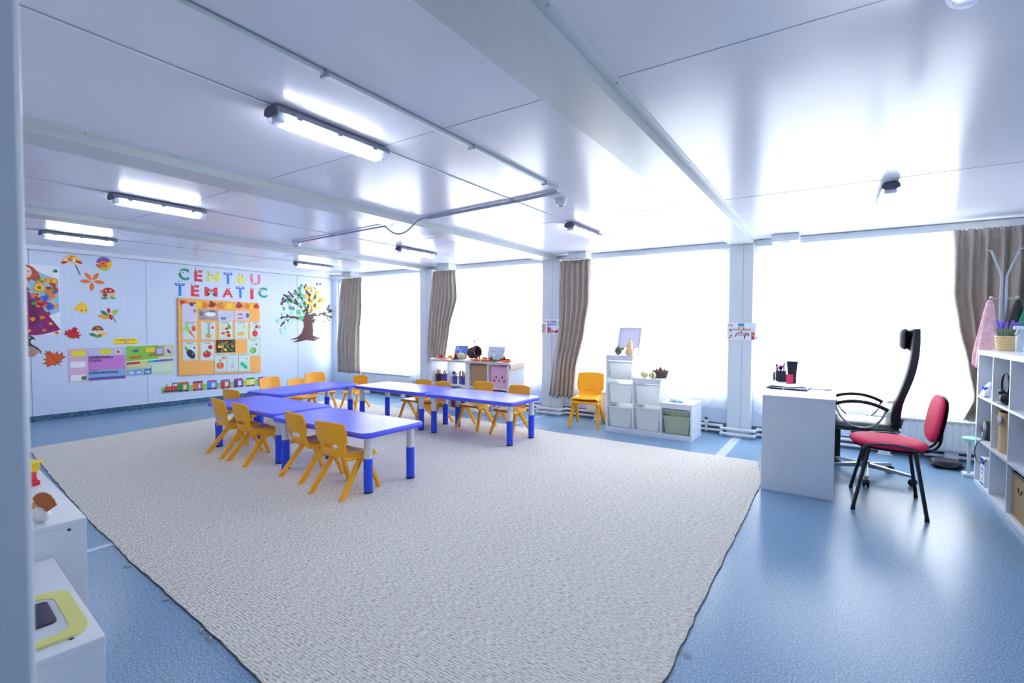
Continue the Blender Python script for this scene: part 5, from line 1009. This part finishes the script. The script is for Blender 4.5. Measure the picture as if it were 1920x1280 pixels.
for (xa, za, xb, zb), w_ in zip(prof, hw):
    xa -= cx; xb -= cx
    vs += [(xa+.025, -w_, za), (xa+.012, -w_*.9, za), (xa, -w_*.45, za), (xa, 0, za), (xa, w_*.45, za), (xa+.012, w_*.9, za), (xa+.025, w_, za), (xb, w_, zb), (xb-.004, w_*.5, zb), (xb-.004, 0, zb), (xb-.004, -w_*.5, zb), (xb, -w_, zb)]
N = 12; fs = [tuple(range(N)), tuple((len(prof)-1)*N+k for k in range(N))[::-1]]+[(i*N+k, (i+1)*N+k, (i+1)*N+(k+1) % N, i*N+(k+1) % N) for i in range(len(prof)-1) for k in range(N)]
b.add(vs, fs, M_LEA); b.build('backrest', t, bevel=.005, subsurf=1, angle=60)
b = MB(); b.T = Matrix.Translation((.452-cx, 0, 1.165)) @ Matrix.Rotation(PI/2, 4, 'Y'); pad(b, -.085, .085, -.13, .13, -.035, .035, M_LEA, nu=12); b.build('headrest', t, angle=70)
b = MB(); b.bar((.20, 0, .395), (.225, 0, .52), .09, .05, K(110, 120, 130), side=(0, 1, 0)); b.build('back_bracket', t, bevel=.006)
for sy in (-1, 1):
    y = sy*.27; zo = .0
    b = MB(); b.tube(bez((-.22, y, .628), (-.15, y, .668), (.0, y, .690), (.13, y, .605), n=14), .014, M_BLACK, 10); ar = b.build('armrest', t)
    b = MB(); b.tube(bez((-.215, y, .625), (-.20, y, .56), (-.17, y*.97, .46), (-.08, y*.9, .43), (.0, y*.9, .43), (.06, y*.97, .44), (.10, y, .54), (.115, y, .60), n=24), .007, M_CHROME, 8); b.build('chrome_loop', ar)

# ---------------------------------------------------------------- red chair
cx, cy = .325, 4.355
t = thing('visitor_chair', 'raspberry red fabric visitor chair with black tubular legs', 'chair', (cx, cy, 0))
def oval(b, c, rx, ry, h, m, ax, ay, az, e=2.6, n=28, k=8):
    c, ax, ay, az = map(Vector, (c, ax, ay, az)); vs = []
    for i in range(k+1):
        a = -PI/2+PI*i/k; q = max(math.cos(a), 0)**.45
        for j in range(n):
            th = 2*PI*j/n; cs, sn = math.cos(th), math.sin(th); x = rx*q*math.copysign(abs(cs)**(2/e), cs); y = ry*q*math.copysign(abs(sn)**(2/e), sn)
            vs.append(c+ax*x+ay*y+az*(h/2*math.sin(a)))
    b.add(vs, [(i*n+j, i*n+(j+1) % n, (i+1)*n+(j+1) % n, (i+1)*n+j) for i in range(k) for j in range(n)], m)
b = MB(); oval(b, (-.005, 0, .447), .225, .225, .062, M_RED, (1, 0, -.03), (0, 1, 0), (0.03, 0, 1)); b.build('seat', t, angle=70)
b = MB(); oval(b, (-.005, 0, .418), .205, .205, .02, M_BLACK, (1, 0, -.03), (0, 1, 0), (0, 0, 1)); b.build('seat_shell', t, angle=70)
ux = Vector((.16, 0, 1)).normalized(); nx = Vector((-1, 0, .16)).normalized()
b = MB(); oval(b, Vector((.245, 0, .640)), .16, .225, .05, M_RED, ux, (0, 1, 0), nx, 2.8); b.build('backrest', t, angle=70)
b = MB(); oval(b, Vector((.272, 0, .638)), .155, .22, .022, M_BLACK, ux, (0, 1, 0), nx, 2.8); b.build('backrest_shell', t, angle=70)
for sx, fx, tx_ in ((-1, -.205, -.12), (1, .190, .13)):
    for sy in (-1, 1):
        b = MB(); b.tube([(tx_, sy*.19, .425), (tx_+(fx-tx_)*.1, sy*.205, .38), (fx, sy*.272, .014)], .0115, M_BLACK, 12); b.tube([(fx-.002*sx, sy*.271, .022), (fx, sy*.272, .0005)], .0135, M_BLACK, 12); b.build('leg', t)
for sy in (-1, 1):
    b = MB(); b.tube(bez((-.16, sy*.19, .415), (-.14, sy*.235, .47), (-.05, sy*.235, .475), (.08, sy*.235, .475), (.15, sy*.225, .45), (.17, sy*.19, .41), n=20), .008, mat('dark_chrome', (90, 94, 104), .2, metal=1), 8); b.build('side_rail', t)
b = MB()
for sy in (-1, 1): b.tube(bez((.02, sy*.06, .405), (.18, sy*.06, .395), (.27, sy*.06, .40), (.285, sy*.06, .47), (.275, sy*.06, .58), n=16), .009, M_BLACK, 8)
b.build('back_support', t)

# ---------------------------------------------------------------- right cube shelf
RX0, RX1, RZ = .957, 1.345, 1.08
t = thing('cube_shelf', 'tall white cube shelf against the right wall with the lavender on top', 'shelf')
cube_unit(3.60, 5.365, RX0, RX1, RZ, 4, 3, t, axis='y')
Z1, Z2, Z3 = .0365, .036+.324+.018+.0005, .036+2*(.324+.018)+.0005
b = MB(); b.grid(lambda u, v: ((u-.5)*.16, (v-.5)*.15, .004+.12*math.sin(PI*u)**.5*math.sin(PI*v)**.5+.012*math.sin(u*19+v*7)*math.sin(PI*u)), 18, 14, K(214, 226, 240, .3)); b.grid(lambda u, v: ((u-.5)*.16, (v-.5)*.15, .001), 2, 2, WH)
for i in range(5): b.ball((-.06+.02*(i % 3), -.03+.03*(i % 2)+.01*i, .06+.014*(i % 3)), .018, .014, .016, K(40, 100, 230), 8, 6)
o = one('plastic_bag', b, 'white plastic bag with blue print in the top cube nearest the window', 'bag', angle=60); o.location = (1.045, 5.245, Z3)
t = thing('headset', 'black headset with a round cable loop in the second top cube', 'headset', (1.005, 4.775, Z3))
b = MB(); b.tube([(.0+.0*math.cos(a), .09*math.cos(a)+.02, .13+.085*math.sin(a)) for a in [2*PI*i/26 for i in range(26)]], .006, M_BLACK, 7, closed=True); b.build('cable_loop', t)
b = MB(); b.ball((-.01, -.05, .045), .035, .045, .045, M_BLACK, 14, 8); b.ball((-.03, -.03, .085), .02, .03, .02, M_BLACK, 12, 8); b.build('ear_cup', t)
b = MB(); b.tube([(-.02, -.04, .01), (-.04, .02, .006), (-.02, .07, .006)], .006, K(200, 205, 215), 7); b.build('plug_lead', t)
t = thing('desk_fan', 'small round black fan in the middle cube nearest the window', 'fan', (1.005, 5.235, Z2))
b = MB(); b.T = Matrix.Translation((0, 0, .075)) @ Matrix.Rotation(-PI/2, 4, 'Y'); b.lathe([(.02, -.03), (.07, -.02), (.074, 0), (.07, .02), (.06, .024)], K(50, 52, 60, .4), n=26); b.build('round_housing', t)
b = MB(); b.box(-.03, .04, -.04, .04, 0, .012, M_BLACK); b.build('foot', t, bevel=.003)
b = MB(); b.T = Matrix.Translation((-.027, 0, .075)) @ Matrix.Rotation(-PI/2, 4, 'Y')
for q in (.02, .035, .05): b.tube([(q*math.cos(a), q*math.sin(a), 0) for a in [2*PI*i/20 for i in range(20)]], .0015, M_ALU, 5, closed=True)
b.build('grille_rings', t)
def paper_bin(x, y, z, rx, ry, h, lb, name='paper_bag'):
    t = thing(name, lb, 'bag', (x, y, z)); m = soft('kraft_paper', (206, 174, 128), .75)
    prof_ = [(1, 0), (1.02, .04), (1.0, h*.6), (1.04, h), (.99, h), (.95, .01)]
    b = MB(); b.lathe([(r_*rx, z_) for r_, z_ in prof_], m, n=26, sy=ry/rx, caps=False); b.lathe([(rx, 0), (rx, .004)], m, n=26, sy=ry/rx); b.build('bag_body', t)
    b = MB(); b.box(-rx-.006, -rx+.002, -.07, .03, h*.72, h*.90, K(140, 140, 156)); b.tube(arc((-rx-.006, -.06, h*.8), (-rx-.006, .02, h*.8), -.03, 8), .004, K(120, 120, 140), 6); b.build('grey_handle', t, bevel=.002)
paper_bin(1.095, 4.775, Z2, .12, .12, .285, 'round kraft-paper storage bag in the middle cube')
t = thing('storage_box', 'tan storage box with a black rim in the lowest cube nearest the camera', 'storage box', (1.145, 4.302, Z1))
b = MB(); b.box(-.16, .16, -.165, .165, 0, .27, soft('kraft_board', (190, 158, 112), .8)); b.build('box_body', t, bevel=.004)
b = MB(); b.box(-.163, .163, -.168, .168, .2705, .285, M_BLACK); b.build('rim', t, bevel=.003)
b = MB(); b.tube(arc((-.161, -.04, .2), (-.161, .04, .2), -.03, 8), .004, M_BLACK, 6); b.build('handle', t)
t = thing('carton', 'tall blue and white carton in the lowest cube nearest the window', 'carton', (1.012, 5.16, Z1))
b = MB(); b.box(-.045, .045, -.065, .065, 0, .21, WH); b.build('carton_body', t, bevel=.002)
b = MB(); b.box(-.0458, -.0452, -.062, .062, .165, .208, K(40, 70, 190)); b.box(-.0458, -.0452, -.04, .04, .12, .13, K(50, 90, 200)); b.box(-.0458, -.0452, -.05, .05, .005, .02, K(60, 110, 200)); b.prism([(-.02, 0), (.02, 0), (0, .03)], (-.0452, .0, .035), (0, -1, 0), AZ, .0008, K(240, 180, 40)); b.box(-.0458, -.0452, -.03, .03, .09, .10, K(90, 120, 200)); b.build('printed_label', t, smooth=False)
b = MB(); b.tube(bez((1.0, 5.12, Z2+.02), (.93, 5.15, Z2+.03), (.935, 5.28, Z2-.05), (.94, 5.36, Z2-.12), (.945, 5.26, Z2-.24), (.95, 5.13, Z2-.19), (.97, 5.05, Z2-.12), n=26), .0035, M_BLACK, 7); one('power_cable', b, 'thin black cable hanging out of the middle cube near the shelf end', 'cable')
# lavender
t = thing('lavender_basket', 'lavender plant in a straw basket on top of the tall shelf', 'potted plant', (1.09, 5.24, RZ+.001), s=.68)
t.scale = (.68, .68, 1.0); wicker(t, .075, .115, soft('straw', (226, 196, 142), .7), n=9, flare=1.22, name='straw_basket')
b = MB(); rd = random.Random(5)
for i in range(70):
    a = rd.uniform(0, 6.28); r_ = rd.uniform(0, .07); L_ = rd.uniform(.05, .10); q = Vector((r_*math.cos(a), r_*math.sin(a), .10)); e = q+Vector((.35*L_*math.cos(a), .35*L_*math.sin(a), L_))
    b.tube([q, q.lerp(e, .6)+Vector((0, 0, .004)), e], .003, K(130, 150, 130, .7), 5, rs=[.002, .0035, .001])
b.build('foliage', t)
b = MB()
for i in range(30):
    a = rd.uniform(0, 6.28); r_ = rd.uniform(0, .065); L_ = rd.uniform(.10, .135); q = Vector((r_*math.cos(a), r_*math.sin(a), .10)); e = q+Vector((.45*L_*math.cos(a), .45*L_*math.sin(a), L_))
    b.tube([q, e], .0014, K(130, 150, 120, .7), 4)
    for k in range(4): b.ball(e-(e-q)*.1*k, .008, .008, .009, K(124, 100, 200, .7), 7, 5)
b.build('flower_spikes', t)
t = thing('spray_bottle', 'clear spray bottle with white trigger beside the lavender', 'bottle', (1.135, 5.055, RZ+.0005))
b = MB(); b.lathe([(.032, 0), (.034, .01), (.034, .11), (.014, .15), (.012, .165)], glassy('clear_plastic', (220, 230, 240), .45, .1), n=18); b.build('bottle_body', t)
b = MB(); b.box(-.045, .02, -.012, .012, .165, .19, M_TRIM); b.bar((-.02, 0, .165), (-.035, 0, .125), .012, .01, M_TRIM); b.build('trigger_head', t, bevel=.003)

# ---------------------------------------------------------------- coat stand, coats, stool, bag
cx, cy = 1.165, 5.72
t = thing('coat_stand', 'metal coat stand with forked arms in front of the wide curtain', 'coat stand', (cx, cy, 0))
b = MB()
for a in range(4):
    a = a*PI/2+.4; b.bar((0, 0, .05), (.17*math.cos(a), .17*math.sin(a), .012), .03, .02, M_ALU)
b.build('foot', t, bevel=.003)
b = MB()
for dx in (-.015, .015): b.box(dx-.009, dx+.009, -.010, .010, .04, 1.70, M_ALU)
b.build('pole', t, bevel=.002)
for sx in (-1, 1):
    b = MB(); b.bar((sx*.014, 0, 1.69), (sx*.085, 0, 1.915), .022, .014, M_ALU, side=(0, 1, 0)); b.tube([(sx*.085, 0, 1.912), (sx*.10, 0, 1.918), (sx*.115, 0, 1.922)], .004, M_CHROME, 7); b.build('forked_arm', t, bevel=.002)
    b = MB(); b.tube([(sx*.02, -.004, 1.50), (sx*.075, -.02, 1.508)], .005, M_CHROME, 7); b.ball((sx*.08, -.02, 1.515), .013, .013, .011, K(220, 210, 190), 10, 7); b.build('peg', t)
def hung(name, lb, cat, x, y, zt, zb, w0, w1, m, seed, depth=.05):
    rd = random.Random(seed); ph = rd.uniform(0, 6)
    def fn(u, v):
        a = 2*PI*u; w_ = lerp(w0, w1, min(1, v*1.2)**.7); q = 1+.16*math.sin(5*a+ph+v)*v
        return (x+w_*q*math.cos(a)-.012*v, y+depth*(.3+v)*q*math.sin(a), zt+(zb-zt)*v+.015*math.sin(3*a)*v)
    b = MB(); b.grid(fn, 40, 20, m); return one(name, b, lb, cat, solid=.004, angle=90)
hung('pink_coat', 'pale pink jacket hanging from the left peg of the coat stand', 'jacket', cx-.088, cy-.045, 1.495, .93, .012, .080, noise_mix('pink_fleece', (232, 190, 196), (214, 166, 174), 30, .9), 2, .04)
hung('dark_bag', 'black fabric bag hanging from the right peg of the coat stand', 'bag', cx+.075, cy-.06, 1.49, 1.20, .010, .062, M_BLACK, 4, .035)
hung('green_cap', 'bright green cloth cap hanging at the right edge beside the black bag', 'cap', 1.305, 5.60, 1.44, 1.26, .03, .055, K(14, 140, 88, .7), 6, .03)
t = thing('low_stool', 'small stool with a mint green seat behind the end of the tall shelf', 'stool', (.985, 5.56, 0))
b = MB(); b.lathe([(.05, .30), (.075, .305), (.078, .325), (.06, .335)], K(140, 214, 184, .5), n=24); b.build('seat', t)
b = MB(); b.bar((-.028, -.01, .30), (-.030, -.012, .022), .022, .022, K(190, 200, 205)); b.bar((.028, .01, .30), (.030, .012, .022), .022, .022, K(190, 200, 205)); b.build('post', t, bevel=.002)
b = MB(); b.box(-.065, .055, -.05, .05, .0005, .03, K(222, 226, 232)); b.build('base_plate', t, bevel=.005)
t = thing('school_bag', 'black bag lying flat on the floor under the radiator', 'bag', (.86, 5.80, .0005))
b = MB(); pad(b, -.13, .10, -.10, .10, 0, .075, K(26, 28, 44)); b.build('bag_body', t, angle=60)
b = MB(); b.tube(bez((-.10, -.08, .05), (-.08, -.15, .03), (.02, -.15, .02), (.06, -.09, .05), n=12), .006, K(26, 28, 44), 7); b.build('strap', t)
b = MB(); b.box(-.11, -.04, -.06, .0, .062, .070, K(120, 130, 150)); b.build('grey_patch', t, bevel=.002)

# ---------------------------------------------------------------- low cabinets in the near corner
def low_cab(name, lb, corner, L_, D_, H_, rz, over=0):
    t = thing(name, lb, 'cabinet', (corner[0], corner[1], 0), rz, group='low white cabinets by the near wall')
    b = MB(); b.box(-L_, 0, -D_, 0, H_-.018, H_, M_WHITE); b.build('top_board', t, bevel=.0015)
    for x in (-L_+.001, -.019): b = MB(); b.box(x, x+.018, -D_+.001, -.001, .0005, H_-.0185, M_WHITE); b.build('side_panel', t, bevel=.0012)
    b = MB(); b.box(-L_+.02, -.02, -D_+.002, -D_+.008, .02, H_-.02, M_WHITE); b.build('back_panel', t, smooth=False)
    b = MB(); b.box(-L_+.02, -.02, -D_+.009, -.003, .06, .078, M_WHITE); b.box(-L_+.02, -.02, -D_+.009, -.003, H_*.5, H_*.5+.018, M_WHITE); b.build('shelf_board', t, smooth=False)
    b = MB(); b.box(-L_+.02, -.02, -.022, -.006, .0005, .059, M_WHITE); b.build('plinth', t, smooth=False)
    return t
AZ1 = -.081
t = low_cab('low_cabinet', 'taller white cabinet in the near corner, toys on top', (-2.088, .560), 1.15, .405, .60, AZ1)
b = MB(); b.T = Matrix.Translation((0, 0, 0)); b.tube([(-.0005, -.045, .572), (.0012, -.045, .572)], .005, K(60, 64, 70), 10); b.build('screw_cap', t)
t = low_cab('low_cabinet', 'lower white cabinet nearest the camera, yellow game on top', (-1.452, .420), .63, .265, .50, AZ1)
for (x, y) in ((-.045, -.055), (-.35, .0-.055)):
    b = MB(); b.lathe([(.005, .5002), (.005, .5012)], K(60, 64, 70), (x, y, 0), 12); b.build('screw_cap', t)
mc = Matrix.Translation((-1.452, .420, 0)) @ Matrix.Rotation(AZ1, 4, 'Z')
def on2(x, y, z): return mc @ Vector((x, y, z))
t = thing('game_board', 'yellow-rimmed game board with a dark blue square screen on the low cabinet', 'game', tuple(on2(-.20, -.115, .5005)), AZ1)
o_ = rrect(.30, .20, .05, 6); i_ = rrect(.235, .135, .035, 6); b = MB(); N = len(o_)
b.add([(x, y, z) for z in (0, .006) for p in (o_, i_) for x, y in p], [(k, (k+1) % N, 2*N+(k+1) % N, 2*N+k) for k in range(N)]+[(N+(k+1) % N, N+k, 3*N+k, 3*N+(k+1) % N) for k in range(N)]+[(2*N+k, 2*N+(k+1) % N, 3*N+(k+1) % N, 3*N+k) for k in range(N)]+[(k, N+k, N+(k+1) % N, (k+1) % N) for k in range(N)], K(224, 222, 130)); b.build('yellow_rim', t)
b = MB(); b.prism(i_, (0, 0, .0005), (1, 0, 0), (0, 1, 0), .003, K(214, 216, 224)); b.build('white_base', t)
b = MB(); b.prism(rrect(.14, .105, .012), (-.02, .0, .0037), (1, 0, 0), (0, 1, 0), .005, K(34, 36, 62, .3)); b.build('dark_screen', t, bevel=.001)
b = MB()
for (x, y) in ((-.005, .004), (-.02, -.012), (-.03, .006)): b.prism([(x-.008, y-.006), (x+.004, y-.006), (x+.008, y+.006), (x-.004, y+.006)], (0, 0, .0088), (1, 0, 0), (0, 1, 0), .0006, WH)
b.build('arrow_mark', t, smooth=False)
b = MB(); b.ball((0, 0, .028), .035, .03, .028, K(160, 166, 186), 14, 8); o = one('stone_toy', b, 'rounded grey toy stone at the back of the low cabinet', 'toy'); o.location = on2(-.46, -.10, .5005)
mc = Matrix.Translation((-2.088, .560, 0)) @ Matrix.Rotation(AZ1, 4, 'Z')
t = thing('toy_bucket', 'yellow toy bucket resting on a red toy base on the taller cabinet', 'toy', tuple(mc @ Vector((-.60, -.075, .6005))), .3, s=.62)
b = MB(); b.box(-.075, .055, -.05, .05, 0, .03, K(214, 10, 50, .3)); b.prism([(-.07, .03), (.05, .03), (.035, .085), (-.05, .085)], (0, .04, 0), (1, 0, 0), (0, 0, 1), .08, K(214, 10, 50, .3)); b.build('red_base', t, bevel=.006)
b = MB(); b.prism([(-.06, .055), (.02, .055), (.05, .145), (-.09, .145)], (0, .055, 0), (1, 0, 0), (0, 0, 1), .11, K(250, 216, 20, .3)); b.box(-.10, .075, -.065, .065, .145, .157, K(250, 216, 20, .3)); b.build('yellow_hopper', t, bevel=.006)
t = thing('toy_animal', 'small white toy animal with an orange-brown fan tail on the taller cabinet', 'toy', tuple(mc @ Vector((-.06, -.105, .6005))), .4, s=.74)
b = MB(); b.ball((0, 0, .035), .045, .03, .035, K(232, 226, 226), 16, 9); b.ball((-.045, 0, .065), .022, .020, .022, K(230, 150, 60), 12, 8); b.build('body', t, angle=60)
b = MB()
for k in range(7): a = -.7+k*.28; b.bar((.02, 0, .05), (.02+.075*math.sin(a), .0, .05+.085*math.cos(a)), .020, .010, K(176, 96, 36), .034, .008, side=(math.cos(a), 0, -math.sin(a)))
b.build('fan_tail', t, bevel=.004)
